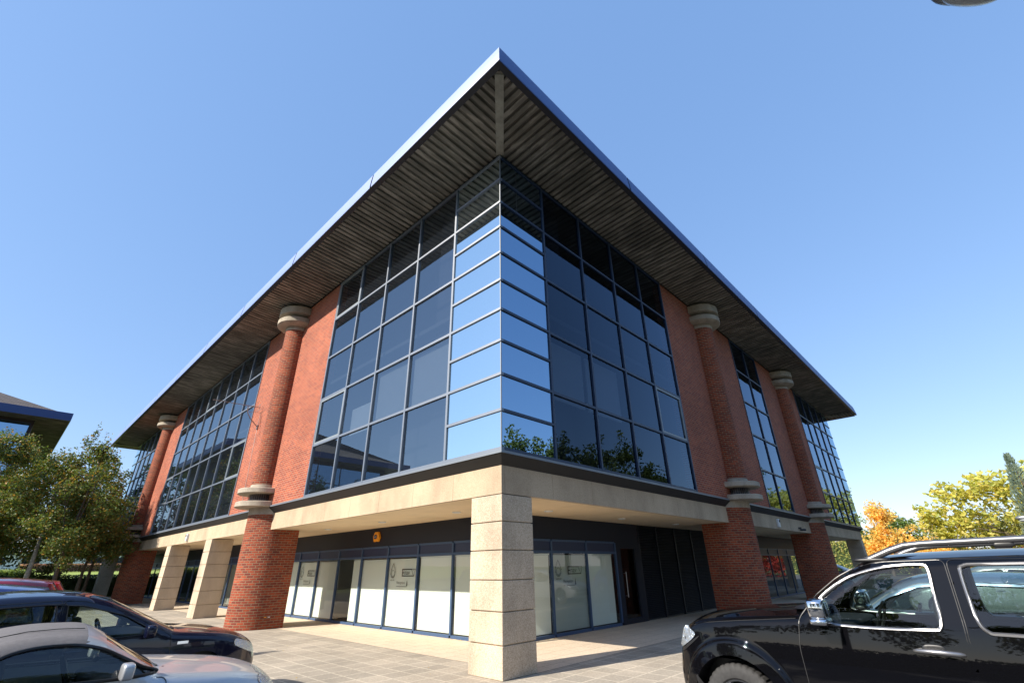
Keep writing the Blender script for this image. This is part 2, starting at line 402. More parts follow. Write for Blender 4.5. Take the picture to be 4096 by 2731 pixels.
def corner_strip(sides):
    m = .030; f = MB().build('corner_window', None, office); fl = []
    for Fn, u0, u1, w0, w1_ in sides:
        fr = MB()
        for k in range(11):
            zz = ZS+k*Hh if k < 10 else ZT-.02
            fr.box((u0, -.05, zz-m), (u1, .034, zz+m), Fn)
        fr.build('transom_frame', M['frame' if Fn is LF else 'frame_shade'], f)
        pn = MB()
        for k in range(10):
            za = ZS+k*Hh+m; zb = (ZS+(k+1)*Hh if k < 9 else ZT-.02)-m
            pane(pn, Fn, w0, w1_, za, zb, n=0.0, tilt=.0009)
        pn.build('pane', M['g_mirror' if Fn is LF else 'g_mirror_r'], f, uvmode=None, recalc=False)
    return f
f = corner_strip([(LF, -.034, W1-.034, 0, W1-.034), (RF, .055, U1-.034, 0, U1-.034)])
b = MB(); b.box((-.012, -.012, ZS), (.012, .012, ZT)); b.build('corner_seal', M['sill'], f)
b = MB(); b.box((.4, .4, 3.9), (.5, 3.0, ZT)); b.box((.5, .4, 3.9), (3.0, .5, ZT)); b.box((.62, -.0, 9.9), (.64, .38, 11.7)); b.build('room_wall', M['dark_room'], f)
f = corner_strip([(LF, LENL-W1+.034, LENL, LENL-W1+.034, LENL)])
b = MB(); b.box((.4, LENL-3.0, 3.9), (.5, LENL-.4, ZT)); b.build('room_wall', M['dark_room'], f)
f = corner_strip([(RF, LENR-U1+.034, LENR, LENR-U1+.034, LENR)])
b = MB(); b.box((LENR-3, .4, 3.9), (LENR-.4, .5, ZT)); b.build('room_wall', M['dark_room'], f)

# sills and the black recess under the first floor
for Fn, L, e in ((LF, LENL, 0), (RF, LENR, .05)):
    b = MB(); b.box((-.05 if Fn is LF else .102, -.10, 3.735), (L+.05, .05, 3.785), Fn); b.build('sill', M['sill'], office)
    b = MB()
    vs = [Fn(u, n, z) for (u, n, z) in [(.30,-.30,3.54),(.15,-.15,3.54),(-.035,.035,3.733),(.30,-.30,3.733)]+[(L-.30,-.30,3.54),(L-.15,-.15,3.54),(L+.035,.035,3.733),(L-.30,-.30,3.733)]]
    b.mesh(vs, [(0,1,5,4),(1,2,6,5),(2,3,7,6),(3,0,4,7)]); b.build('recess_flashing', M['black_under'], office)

# stone beams between the brick columns, with joints
CY, CX = 12.42, 12.42
Lc = [12.42, W1+12*WW+BL+3.55]; Rc = [12.42, U1+6*UU+BR+3.5]
def beam(Fn, a, c):
    b = MB(); u = a; step = 1.5
    while u < c-.05:
        v = min(u+step, c)
        b.box((u+.003, -.24, 3.0), (v-.003, -.15, 3.538), Fn); u = v
    b.build('stone_beam', M['stone_beam'], office)
beam(LF, .15, Lc[0]-.75); beam(LF, Lc[0]+.75, Lc[1]-.75); beam(LF, Lc[1]+.75, LENL-.15)
beam(RF, .243, Rc[0]-.75); beam(RF, Rc[0]+.75, Rc[1]-.75); beam(RF, Rc[1]+.75, LENR-.15)
# canopy soffit with joints
b = MB()
def soff(x0, x1, y0, y1): b.box((x0+.011, y0+.011, 3.006), (x1-.011, y1-.011, 3.06))
y = .24
for yy in [4.95, 8.4, 11.5, 15.2, 19, 22.8, 26.6, 30.4, 34.2, 38, 42, LENL-.24]: soff(.24, 3.1, y, yy); y = yy
x = 3.1
for xx in [5.1, 8.9, 12.6, 16.4, 20.2, 24, 27.8, 31.6, LENR-.24]: soff(x, xx, .24, 3.0); x = xx
b.build('canopy_soffit', M['canopy_soffit'], office)
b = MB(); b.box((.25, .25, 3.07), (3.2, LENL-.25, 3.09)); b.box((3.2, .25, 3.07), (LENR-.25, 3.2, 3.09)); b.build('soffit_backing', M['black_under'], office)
for (x, y) in [(1.68, 3.35), (1.68, 6.9), (1.68, 10.45), (3.4, 1.68), (6.95, 1.68), (10.6, 1.68), (1.68, 17), (1.68, 20.5)]:
    b = MB(); b.lathe([(.12, 3.006), (.12, 2.985), (.09, 2.980), (.08, 2.995), (.0, 2.998)], (x, y, 0), 24); b.build('downlight', M['white_plastic'], office, smooth=40)

# stone piers
def pier(x0, y0, w=.88):
    b = MB(); g = .018
    for k in range(6):
        z0 = k*.5; z1 = (k+1)*.5-g if k < 5 else 2.985
        b.box((x0, y0, z0), (x0+w, y0+w, z1))
        if k < 5: b.box((x0+.025, y0+.025, z1), (x0+w-.025, y0+w-.025, z1+g))
    o = b.build('stone_pier', M['stone'], office)
    md = o.modifiers.new('bevel', 'BEVEL'); md.width = .008; md.segments = 2
pier(.15, .15); pier(.12, 18.0); pier(.15, 25.0); pier(.15, LENL-1.03); pier(LENR-1.03, .15)

# brick columns: stadium pier below, round shaft above, stone discs
def column(Fn, cu):
    r = .88; nn = 20; inner = -1.13
    # lower pier (rounded nose)
    poly = [(cu-r, inner)]
    poly += [(cu-r*math.cos(math.pi*i/nn), -.5+r*math.sin(math.pi*i/nn)) for i in range(nn+1)]
    poly += [(cu+r, inner)]
    b = MB(); acc = 0
    for i in range(len(poly)):
        p, q = poly[i], poly[(i+1) % len(poly)]; d = math.hypot(q[0]-p[0], q[1]-p[1])
        b.face([Fn(p[0], p[1], 0), Fn(q[0], q[1], 0), Fn(q[0], q[1], 3.50), Fn(p[0], p[1], 3.50)], [(acc, 0), (acc+d, 0), (acc+d, 3.5), (acc, 3.5)]); acc += d
    low = b.build('brick_column', M['brick_pier'], office, weld=.0005, smooth=30)
    # collar follows the same stadium
    b = MB(); b.prism([(u, n+.0) for u, n in [(cu+(a-cu)*1.012, max(n_, -1.1)+.01) for a, n_ in poly]], 3.502, 3.735, Fn); b.build('stone_collar', M['pale_stone'], low, smooth=30)
    def disc(rr, z0, z1, nm, mat='pale_stone', ph=0, bowl=0):
        b = MB(); prof = [(0, z0), (rr-.03-bowl, z0), (rr, z0+.02+bowl*.7), (rr, z1-.02), (rr-.02, z1), (0, z1)]
        f2 = lambda x, y, z: Fn(x, y, z)
        b.lathe(prof, (cu, .05, 0), 48, fn=f2); return b.build(nm, M[mat], low, weld=.0005, smooth=35)
    disc(.86, 3.74, 3.93, 'stone_disc')
    disc(.44, 3.93, 4.20, 'vent_drum', 'navy')
    g = MB()
    for k in range(40):
        a = 2*math.pi*k/40; p = (cu+.475*math.cos(a), .05+.475*math.sin(a)); g.tube([Fn(p[0], p[1], 3.92), Fn(p[0], p[1], 4.21)], .004, 4)
    for z in (3.975, 4.02, 4.065, 4.11, 4.155):
        g.tube([Fn(cu+.475*math.cos(2*math.pi*k/40), .05+.475*math.sin(2*math.pi*k/40), z) for k in range(41)], .004, 4, cap=False)
    g.build('vent_mesh', M['aerial'], low)
    disc(.86, 4.20, 4.38, 'stone_disc'); disc(.49, 4.38, 4.54, 'stone_ring')
    b = MB(); n = 40
    for i in range(n):
        a, c = 2*math.pi*i/n, 2*math.pi*(i+1)/n; rr = .48
        P = [(cu+rr*math.cos(a), .05+rr*math.sin(a)), (cu+rr*math.cos(c), .05+rr*math.sin(c))]
        b.face([Fn(*P[0], 4.54), Fn(*P[1], 4.54), Fn(*P[1], 10.86), Fn(*P[0], 10.86)], [(rr*a, 4.54), (rr*c, 4.54), (rr*c, 10.86), (rr*a, 10.86)])
    b.build('brick_shaft', M['brick_pier'], low, weld=.0005, smooth=30)
    disc(.50, 10.86, 11.03, 'stone_ring'); disc(.86, 11.03, 11.33, 'stone_disc', bowl=.10); disc(.47, 11.33, 11.5, 'capital_core', 'navy')
    disc(.86, 11.5, 11.84, 'stone_disc', bowl=.02); disc(.5, 11.84, 12.0, 'capital_neck', 'navy')
    return low
for c in Lc: column(LF, c)
for c in Rc: column(RF, c)

# roof: corrugated soffits, gutter underside, leaning fascia, shallow hip
D0, D1, ZE0, ZE1, ZF0, ZF1 = 1.69, 1.82, 11.96, 12.04, 12.07, 12.72
X0, Y0, X1, Y1 = 0, 0, LENR, LENL
hip = MB(); xm0, ym = X0+15, 0
A = [(X0-1.7, Y0-1.7, 12.70), (X1+1.7, Y0-1.7, 12.70), (X1+1.7, Y1+1.7, 12.70), (X0-1.7, Y1+1.7, 12.70)]
rg = [(X0+18, Y0+17, 17.2), (X0+18, Y1-17, 17.2)]
hip.face([A[0], A[1], rg[0]]); hip.face([A[1], A[2], rg[1], rg[0]]); hip.face([A[2], A[3], rg[1]]); hip.face([A[3], A[0], rg[0], rg[1]])
roof = hip.build('roof', M['roof_tile'], office)
def soffit_side(Fn, L, mat, flip):
    # trapezoid with ribs perpendicular to the wall
    b = MB(); p = .21; prof = [(0, .040), (.048, .040), (.066, 0), (.185, 0), (.21, .040)]
    us = []; k = 0; u = -D0
    while u < L+D0:
        for a, h in prof[:-1]: us.append((u+a, h))
        u += p
    us.append((L+D0, .04))
    for (ua, ha), (ub, hb) in zip(us, us[1:]):
        def nmin(u): return max(0.0, -u, u-L)
        na, nb = nmin(ua), nmin(ub)
        if na > D0 and nb > D0: continue
        z = lambda n, h: ZE0+(ZE1-ZE0)*n/D0+h
        b.face([Fn(ua, na, z(na, ha)), Fn(ub, nb, z(nb, hb)), Fn(ub, D0, z(D0, hb)), Fn(ua, D0, z(D0, ha))])
    b.build('soffit', mat, roof, weld=.0004)
soffit_side(LF, LENL, M['soffit_l'], 0); soffit_side(RF, LENR, M['soffit_r'], 0)
for s in (0, 1):   # hidden sides, plain
    b = MB()
    if s == 0: b.box((X0-D0, Y1, 11.96), (X1+D0, Y1+D0, 12.0))
    else: b.box((X1, Y0-D0, 11.96), (X1+D0, Y1, 12.0))
    b.build('soffit', M['soffit_l'], roof)
b = MB()
for (cx, cy, sx, sy) in ((0, 0, -1, -1), (0, LENL, -1, 1), (LENR, 0, 1, -1)):
    d = Vector((sx, sy, 0)).normalized(); q = Vector((-d.y, d.x, 0))*.105
    p0 = Vector((cx, cy, 0)); p1 = Vector((cx+sx*(D0-.10), cy+sy*(D0-.10), 0))
    P = [p0-q, p1-q, p1+q, p0+q]
    vs = [(v.x, v.y, ZE0-.035+(.08 if i in (1, 2) else 0)) for i, v in enumerate(P)]+[(v.x, v.y, ZE0+.05+(.08 if i in (1, 2) else 0)) for i, v in enumerate(P)]
    b.mesh(vs, [(0,1,2,3),(4,5,6,7),(0,1,5,4),(1,2,6,5),(2,3,7,6),(3,0,4,7)])
b.build('hip_board', M['hip'], roof)
def loop(d, z): return [(X0-d, Y0-d, z), (X1+d, Y0-d, z), (X1+d, Y1+d, z), (X0-d, Y1+d, z)]
b = MB(); A0, A1 = loop(D0-.02, ZE1-.012), loop(D1-.01, ZF0-.012)
for i in range(4): j = (i+1) % 4; b.face([A0[i], A0[j], A1[j], A1[i]])
A2 = loop(D0-.02, ZE1+.06)
for i in range(4): j = (i+1) % 4; b.face([A0[i], A0[j], A2[j], A2[i]])
b.build('gutter_underside', M['fascia_under'], roof)
segs = {0: 7, 1: 8, 2: 7, 3: 9}
for i in range(4):
    b = MB(); prof = [(D1-.012, ZF0-.006), (D1, ZF0), (D1+.004, ZF0+.05), (D1-.025, ZF0+.33), (D1-.07, ZF1-.03), (D1-.085, ZF1), (D1-.16, ZF1)]
    rings = [loop(d, z) for d, z in prof]; j = (i+1) % 4; n = segs[i]
    for k in range(n):
        g = .0007
        ta, tb = k/n+(g if k else 0), (k+1)/n-(g if k < n-1 else 0)
        for r0, r1 in zip(rings, rings[1:]):
            L_ = lambda a, c, t: tuple(a[q]+(c[q]-a[q])*t for q in range(3))
            b.face([L_(r0[i], r0[j], ta), L_(r0[i], r0[j], tb), L_(r1[i], r1[j], tb), L_(r1[i], r1[j], ta)])
    b.build('fascia', M['fascia' if i == 3 else 'fascia_shade'], roof, smooth=25)
b = MB(); A0, A1 = loop(D1-.05, ZF0+.02), loop(D1-.10, ZF1-.02)
for i in range(4): j = (i+1) % 4; b.face([A0[i], A0[j], A1[j], A1[i]])
b.build('fascia_backing', M['fascia_under'], roof)

# ---------------------------------------------------------------- ground floor
def shopfront(Fn, plane, mull, zt=2.07, sub=(), skip=()):
    """plane = distance behind the facade line; mull = list of mullion positions"""
    m = .035; n = -plane; fr = MB()
    for u in mull: fr.box((u-m, n-.05, .07), (u+m, n+.03, 2.37), Fn)
    for a, c in zip(mull, mull[1:]):
        fr.box((a+m, n-.05, .0), (c-m, n+.03, .075), Fn); fr.box((a+m, n-.05, zt-m), (c-m, n+.025, zt+m), Fn); fr.box((a+m, n-.05, 2.345), (c-m, n+.025, 2.40), Fn)
    f = fr.build('shopfront', M['frame_s'], office)
    t = MB()
    for a, c in zip(mull, mull[1:]): t.box((a+m, n-.03, zt+m), (c-m, n-.005, 2.345), Fn)
    t.build('transom_panel', M['navy2'], f)
    t = MB(); t.box((mull[0]-.1, n-.04, 2.402), (mull[-1]+.1, n+.012, 3.011), Fn); t.build('head_panel', M['navy'], f)
    g = MB()
    for i, (a, c) in enumerate(zip(mull, mull[1:])):
        if i in skip: continue
        P = [Fn(a+m, n, .075), Fn(c-m, n, .075), Fn(c-m, n, zt-m), Fn(a+m, n, zt-m)]
        if Fn is LF: P = P[::-1]
        g.face(P)
    g.build('pane', M['g_shop'], f, uvmode=None, recalc=False)
    return f
def vblind(Fn, plane, a, c, parent, fold=1, gap=0.0, z0=.10, z1=1.99, flat=False, mat='blind'):
    b = MB(); n = -plane-.066
    if flat: b.box((a, n-.01, z0), (c, n, z1), Fn)
    else:
        u = a; w = .089; k = 0
        while u+w <= c+.01:
            j = random.uniform(-.004, .004); q = .013
            P = [Fn(u+.002, n-q+j, z0), Fn(u+w-.001, n+q+j, z0), Fn(u+w-.001, n+q+j, z1), Fn(u+.002, n-q+j, z1)]
            b.face(P); u += w; k += 1
        b.box((a, n-.03, z1+.005), (c, n+.012, z1+.035), Fn)
    return b.build('vertical_blind', M[mat], parent)
ml = [3.21, 4.91, 6.61, 8.31, 10.01, 11.72, 13.42, 15.12, 16.82]
shopL = shopfront(LF, 2.9, ml)
for i, (a, c) in enumerate(zip(ml, ml[1:])):
    if i == 4: vblind(LF, 2.9, a+.10, a+.65, shopL); continue
    if i in (2, 5): pass
    vblind(LF, 2.9, a+.015, c-.015, shopL, flat=(i in (2, 6, 3, 5)))
ml2 = [16.9+1.72*k for k in range(16)]
shopL2 = shopfront(LF, 2.9, ml2)
vblind(LF, 2.9, 17.0, 18.5, shopL2)
mr = [3.02, 4.72, 6.42, 8.06]
shopR = shopfront(RF, 2.75, mr)
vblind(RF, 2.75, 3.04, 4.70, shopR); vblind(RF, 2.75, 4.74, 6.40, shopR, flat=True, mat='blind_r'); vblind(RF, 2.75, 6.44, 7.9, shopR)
mr2 = [15.7, 16.6, 18.4, 20.2, 21.9, 23.6, 25.3, 27.0, 28.7, 30.4, 32.1]
shopR2 = shopfront(RF, 2.75, mr2)
vblind(RF, 2.75, 16.7, 18.3, shopR2)
# room behind the ground floor glass
b = MB(); b.box((4.15, 4.15, 0), (4.2, 30, 3)); b.build('room_wall', M['room_lit'], office)
# door on the right
dr = MB(); n = -2.75
for a, c in ((8.06+.035, 8.26), (9.36, 9.62)): dr.box((a, n-.06, 0), (c, n+.035, 2.37), RF)
dr.box((8.26, n-.05, 2.20), (9.36, n+.03, 2.37), RF); dr.box((8.26, n-.05, .0), (9.36, n+.03, .16), RF)
dr.box((8.26, n-.05, .16), (8.36, n+.03, 2.20), RF); dr.box((9.26, n-.05, .16), (9.36, n+.03, 2.20), RF); dr.box((8.06, n-.05, 2.37), (9.62, n+.01, 3.011), RF)
door = dr.build('door', M['navy'], office)
g = MB(); g.face([RF(8.36, n, .16), RF(9.26, n, .16), RF(9.26, n, 2.2), RF(8.36, n, 2.2)]); g.build('pane', M['g_shop'], door, uvmode=None, recalc=False)
b = MB(); b.tube([RF(8.44, n+.10, .75), RF(8.44, n+.10, 1.5)], .016, 10); b.tube([RF(8.44, n, .8), RF(8.44, n+.10, .8)], .012, 8); b.tube([RF(8.44, n, 1.45), RF(8.44, n+.10, 1.45)], .012, 8)
b.build('door_handle', M['satin'], door, smooth=40)
# louvre panel
lv = MB(); lv.box((9.62, n-.06, 0), (15.7, n-.03, 3.011), RF)
for u in (9.64, 11.0, 12.5, 14.0, 15.6): lv.box((u, n-.03, 0), (u+.07, n+.02, 3.0), RF)
z = .05
while z < 2.98:
    vs = [RF(9.72, n-.03, z), RF(15.6, n-.03, z), RF(15.6, n+.012, z+.008), RF(9.72, n+.012, z+.008), RF(9.72, n-.03, z+.045), RF(15.6, n-.03, z+.045)]
    lv.mesh(vs, [(0,1,2,3), (3,2,5,4)]); z += .055
lv.build('louvre_panel', M['louvre'], office)

# ---------------------------------------------------------------- text helper
def text_shape(txt, size):
    cu = bpy.data.curves.new('t', 'FONT'); cu.body = txt; cu.size = size; cu.resolution_u = 3
    ob = bpy.data.objects.new('t', cu); COL.objects.link(ob)
    dg = bpy.context.evaluated_depsgraph_get(); me = bpy.data.meshes.new_from_object(ob.evaluated_get(dg))
    vs = [(v.co.x, v.co.y) for v in me.vertices]; fs = [tuple(p.vertices) for p in me.polygons]
    bpy.data.objects.remove(ob); bpy.data.curves.remove(cu); bpy.data.meshes.remove(me)
    return vs, fs
def put_text(mb, txt, size, place, sx=1.0):
    vs, fs = text_shape(txt, size); mb.mesh([place(x*sx, y) for x, y in vs], fs)
def strip(mb, pts, w, place, closed=False):
    n = len(pts); rngs = range(n if closed else n-1)
    for i in rngs:
        a, c = Vector((*pts[i], 0)), Vector((*pts[(i+1) % n], 0)); d = (c-a)
        if d.length < 1e-6: continue
        d = d.normalized()*w*.4; q = Vector((-d.y, d.x, 0)).normalized()*w/2
        mb.face([place(*(a-d+q).xy), place(*(c+d+q).xy), place(*(c+d-q).xy), place(*(a-d-q).xy)])
def signs(Fn, plane, u_emb, u_logo, u_rec, dirn, where):
    """window graphics: s runs to the viewer's right"""
    n = -plane-.045
    def mk(u0, z0): return lambda s, t: Fn(u0+dirn*s, n, z0+t)
    b = MB(); pl = mk(u_emb, 1.42)
    drop = []
    for k in range(40):
        t = 2*math.pi*k/40; h = (1+math.cos(t))/2           # h=1 tip
        drop.append((.155*math.sin(t)*(1-.55*h**1.5), .02+.40*h))
    strip(b, drop, .012, pl, True)
    strip(b, [(x*.8, .04+(y-.02)*.85) for x, y in drop], .006, pl, True)
    strip(b, [(.09*math.sin(2*math.pi*k/24), .15+.09*math.cos(2*math.pi*k/24)) for k in range(24)], .010, pl, True)
    for k in range(7, 34, 4):
        x, y = drop[k]; strip(b, [(x*.95, y), (x*1.12, y+.01)], .016, pl)
    b.mesh([pl(-.02, .41), pl(.02, .41), pl(0, .46)], [(0, 1, 2)])
    put_text(b, 'WESCOM', .055, mk(u_emb-dirn*.125, 1.355), 1.05)
    o = b.build('window_emblem', M['sign_ink'], None, loc=Fn(u_emb, n, 1.4)); tag(o, 'grey leaf emblem, %s' % where, 'emblem')
    b = MB(); pl = mk(u_logo, 1.48); w, h = .62, .215
    b.face([pl(0, 0), pl(w+.03, 0), pl(w+.02, .028), pl(0, .028)]); b.face([pl(0, h-.028), pl(w-.08, h-.028), pl(w-.085, h), pl(0, h)])
    b.face([pl(0, .028), pl(.038, .028), pl(.038, h-.028), pl(0, h-.028)]); b.face([pl(.038, .09), pl(.105, .09), pl(.105, .122), pl(.038, .122)])
    put_text(b, 'nav', .205, mk(u_logo+dirn*.125, 1.48+.050), 1.08)
    strip(b, [(w-.12, h-.012), (w+.10, h-.012), (w+.02, .012)], .014, pl, True)
    put_text(b, 'NAUT', .030, mk(u_logo+dirn*(w-.05), 1.48+h-.065), 1.0); put_text(b, 'IC', .030, mk(u_logo+dirn*(w-.02), 1.48+h-.115), 1.0)
    o = b.build('window_logo', M['sign_ink'], None, loc=Fn(u_logo, n, 1.5)); tag(o, 'outlined E-nav logo, %s' % where, 'logo')
    b = MB(); put_text(b, 'Reception', .115, mk(u_rec, 1.27), .98); pl = mk(u_rec, 1.19)
    b.face([pl(0, 0), pl(.55, 0), pl(.55, .014), pl(0, .014)]); b.face([pl(.545, .03), pl(.60, .03), pl(.575, .20)]); b.face([pl(.567, .0), pl(.583, .0), pl(.583, .04), pl(.567, .04)])
    o = b.build('window_lettering', M['sign_ink'], None, loc=Fn(u_rec, n, 1.2)); tag(o, 'Reception lettering with arrow, %s' % where, 'sign')
signs(LF, 2.9, 8.02, 7.50, 7.77, -1, 'on the white window left of the corner stone pier')
signs(LF, 2.9, 14.85, 14.32, 14.6, -1, 'on the window just right of the big brick column')
signs(RF, 2.75, 5.06, 5.50, 5.27, 1, 'on the shaded window right of the corner stone pier')

# alarm box
ab = root('alarm_box', (2.87, 9.06, 2.7), 'orange yellow pentagonal alarm box on the dark panel above the shop windows', 'alarm box')
pent = [(.20, .02), (.11, .165), (-.10, .165), (-.20, -.03), (-.11, -.155), (-.0, -.125), (.13, -.155)]
pf = lambda s, t, nn: (2.885-nn, 9.06+s, 2.71+t)
b = MB(); b.prism([(s, t) for s, t in pent], 0, .085, lambda s, t, h: pf(s, t, h)); o = b.build('housing', M['alarm_yellow'], ab)
md = o.modifiers.new('bevel', 'BEVEL'); md.width = .012; md.segments = 2
b = MB(); b.prism([(.10, .05), (.05, .075), (-.05, .075), (-.09, .04), (-.09, -.03), (-.05, -.06), (.05, -.06), (.10, -.03)], .086, .090, lambda s, t, h: pf(s+.03, t, h)); b.build('badge', M['sign_navy'], ab)
b = MB(); put_text(b, 'ADT', .075, lambda s, t: (2.885-.0925, 9.06+.105-s, 2.71-.022+t), .95); b.build('lettering', M['white_plastic'], ab)
# bulkhead lights and camera on the beams
def bulk(Fn, u, z, label):
    r_ = root('wall_light', Fn(u, -.15, z), label, 'wall light', 'white wall lights on the stone beams')
    b = MB(); b.rbox(Fn(u, -.11, z), (.06 if Fn is LF else .09, .09 if Fn is LF else .06, .17), .25, 8); b.build('cover', M['white_plastic'], r_, smooth=50)
    b = MB(); b.rbox(Fn(u, -.05, z+.08), (.03, .03, .05), .5, 6); b.build('sensor', M['grey_plastic'], r_, smooth=50)
bulk(LF, 22.1, 3.24, 'small white wall light on the sunlit beam above the paired stone piers')
bulk(RF, 17.28, 3.24, 'small white wall light on the shaded beam right of the brick column')
cc = root('security_camera', RF(20.45, -.15, 3.1), 'small dark security camera under the shaded beam beside the second brick column', 'camera')
b = MB(); b.box((20.41, -.15, 3.12), (20.49, -.02, 3.2), RF); b.build('bracket', M['grey_plastic'], cc)
b = MB(); b.rbox(RF(20.45, .03, 3.08), (.05, .13, .05), .4, 8); b.build('camera_housing', M['grey_plastic'], cc, smooth=50)

# TV aerial
ae = root('tv_aerial', (0, 15.0, 7.3), 'thin rusty television aerial bracketed to the brick wall left of the round column', 'aerial')
b = MB(); b.tube([(-.03, 15, 7.31), (-.18, 15, 7.45), (-.38, 15, 7.62), (-.55, 15, 7.86), (-.59, 15, 8.14)], .017, 8); b.box((-.05, 14.94, 7.22), (0, 15.06, 7.40)); b.build('mast', M['aerial'], ae, smooth=40)
b = MB(); b.tube([(-1.95, 15, 8.12), (-.10, 15, 8.18)], .012, 6); b.build('boom', M['aerial'], ae)
b = MB()
for k in range(13):
    x = -1.9+k*.14; b.tube([(x, 14.86, 8.12+.03*k/12), (x, 15.14, 8.12+.03*k/12)], .004, 4)
for z in (-.12, .12): b.tube([(-.13, 14.9, 8.18), (-.13, 14.9, 8.18+z)], .005, 4); b.tube([(-.13, 14.7, 8.18+z), (-.13, 15.3, 8.18+z)], .005, 4)
b.tube([(-.13, 15, 8.05), (-.13, 15, 8.33)], .01, 5)
b.build('element', M['aerial'], ae)
b = MB(); pts = [(-.58, 15.0, 8.1), (-.5, 15.02, 7.9), (-.02, 15.03, 7.97), (-.012, 15.04, 7.2), (-.012, 14.9, 5.6), (-.012, 14.75, 4.2)]; b.tube(pts, .008, 5); b.build('cable', M['aerial'], ae)
# small tags at the foot of the brick column
for k, (x, mt, lb) in enumerate([(.50, 'alarm_yellow', 'tiny yellow marker plate low on the big brick column'), (.62, 'white_plastic', 'tiny white marker plate low on the big brick column')]):
    b = MB(); b.box((x-.035, 11.528, .33), (x+.035, 11.539, .352)); o = b.build('marker_plate', M[mt], None, loc=(x, 11.53, .34)); tag(o, lb, 'plate')

# ---------------------------------------------------------------- ground
def sheet(name, x0, x1, y0, y1, z, mat, label=None):
    b = MB(); b.face([(x0, y0, z), (x1, y0, z), (x1, y1, z), (x0, y1, z)]); o = b.build(name, mat, None, loc=((x0+x1)/2, (y0+y1)/2, z)); tag(o, kind='structure'); return o
o = sheet('ground', -900, 900, -900, 900, -.012, M['ground'])
sheet('car_park', -26, 75, -26, 33, -.008, M['asphalt'])
b = MB(); b.face([(-3.15, -3.05, -.004), (37.5, -3.05, -.004), (37.5, .15, -.004), (-3.15, .15, -.004)]); b.face([(-3.15, .15, -.004), (.9, .15, -.004), (.9, 33, -.004), (-3.15, 33, -.004)])
o = b.build('pavement', M['flags'], None); tag(o, kind='structure')
b = MB(); b.face([(.9, .15, .0), (3.2, .15, .0), (3.2, 46, .0), (.9, 46, .0)]); b.face([(3.2, .15, .0), (36, .15, .0), (36, 3.1, .0), (3.2, 3.1, .0)])
o = b.build('canopy_floor', M['flags2'], None); tag(o, kind='structure')
b = MB()
b.box((-3.3, -3.2, -.008), (-3.15, 33, .004)); b.box((-3.15, -3.2, -.008), (37.5, -3.05, .004)); o = b.build('kerb', M['kerb'], None); tag(o, kind='structure')
# lawn bank at the back left
# keep the bank off the buildings: only left of the office
b = MB(); b.face([(-70, 60, .2), (14, 60, .2), (20, 78, 1.75), (-70, 78, 1.75)]); b.face([(-70, 78, 1.75), (20, 78, 1.75), (40, 130, 2.5), (-70, 130, 2.5)])
o = b.build('lawn', M['grass'], None); tag(o, kind='structure')
# leaf litter along the shop front
b = MB(); rl = random.Random(5)
for k in range(260):
    t = rl.random()
    if t < .6: x, y = 2.82-abs(rl.gauss(0, .05)), rl.uniform(3.1, 15)
    elif t < .75: x, y = rl.uniform(3.2, 8), 2.62-abs(rl.gauss(0, .05))
    else: x, y = rl.uniform(-2.5, 2.7), rl.uniform(1.5, 16)
    s = rl.uniform(.012, .032); a = rl.uniform(0, 6.28); z = .006
    P = []
    for q in range(4):
        an = a+q*math.pi/2; P.append((x+s*math.cos(an)*(1 if q % 2 else .55), y+s*math.sin(an)*(1 if q % 2 else .55), z+rl.uniform(0, .012)))
    b.face(P)
M['litter'] = leaf_mat('dry_leaf', [(.45, .30, .10), (.55, .42, .15), (.30, .18, .07)], .2)
o = b.build('leaf_litter', M['litter'], None, uvmode=None); tag(o, 'dry fallen leaves scattered along the paving', 'leaves', kind='stuff')

# ---------------------------------------------------------------- cars
def pip(x, y, P):
    c = False; j = len(P)-1
    for i in range(len(P)):
        if (P[i][1] > y) != (P[j][1] > y) and x < (P[j][0]-P[i][0])*(y-P[i][1])/(P[j][1]-P[i][1]+1e-12)+P[i][0]: c = not c
        j = i
    return c
def smooth_poly(pts, n=6, closed=False):
    out = []; m = len(pts); rg = range(m if closed else m-1)
    for i in rg:
        p0 = pts[(i-1) % m] if closed or i > 0 else pts[0]; p1 = pts[i]; p2 = pts[(i+1) % m]; p3 = pts[(i+2) % m] if closed or i+2 < m else pts[-1]
        for k in range(n):
            t = k/n
            out.append(tuple(.5*((2*p1[q])+(-p0[q]+p2[q])*t+(2*p0[q]-5*p1[q]+4*p2[q]-p3[q])*t*t+(-p0[q]+3*p1[q]-3*p2[q]+p3[q])*t**3) for q in (0, 1)))
    if not closed: out.append(tuple(pts[-1]))
    return out
def round_poly(P, r, n=5):
    out = []; m = len(P)
    for i in range(m):
        a, b_, c = Vector(P[i-1]), Vector(P[i]), Vector(P[(i+1) % m]); u, v = (a-b_), (c-b_)
        rr = min(r, u.length*.45, v.length*.45); p, q = b_+u.normalized()*rr, b_+v.normalized()*rr
        for k in range(n+1):
            t = k/n; w = p*(1-t)**2+b_*2*t*(1-t)+q*t*t; out.append((w.x, w.y))
    return out
def seg_dist(x, y, a, b):
    dx, dy = b[0]-a[0], b[1]-a[1]; t = max(0, min(1, ((x-a[0])*dx+(y-a[1])*dy)/(dx*dx+dy*dy+1e-12)))
    return math.hypot(x-a[0]-t*dx, y-a[1]-t*dy)

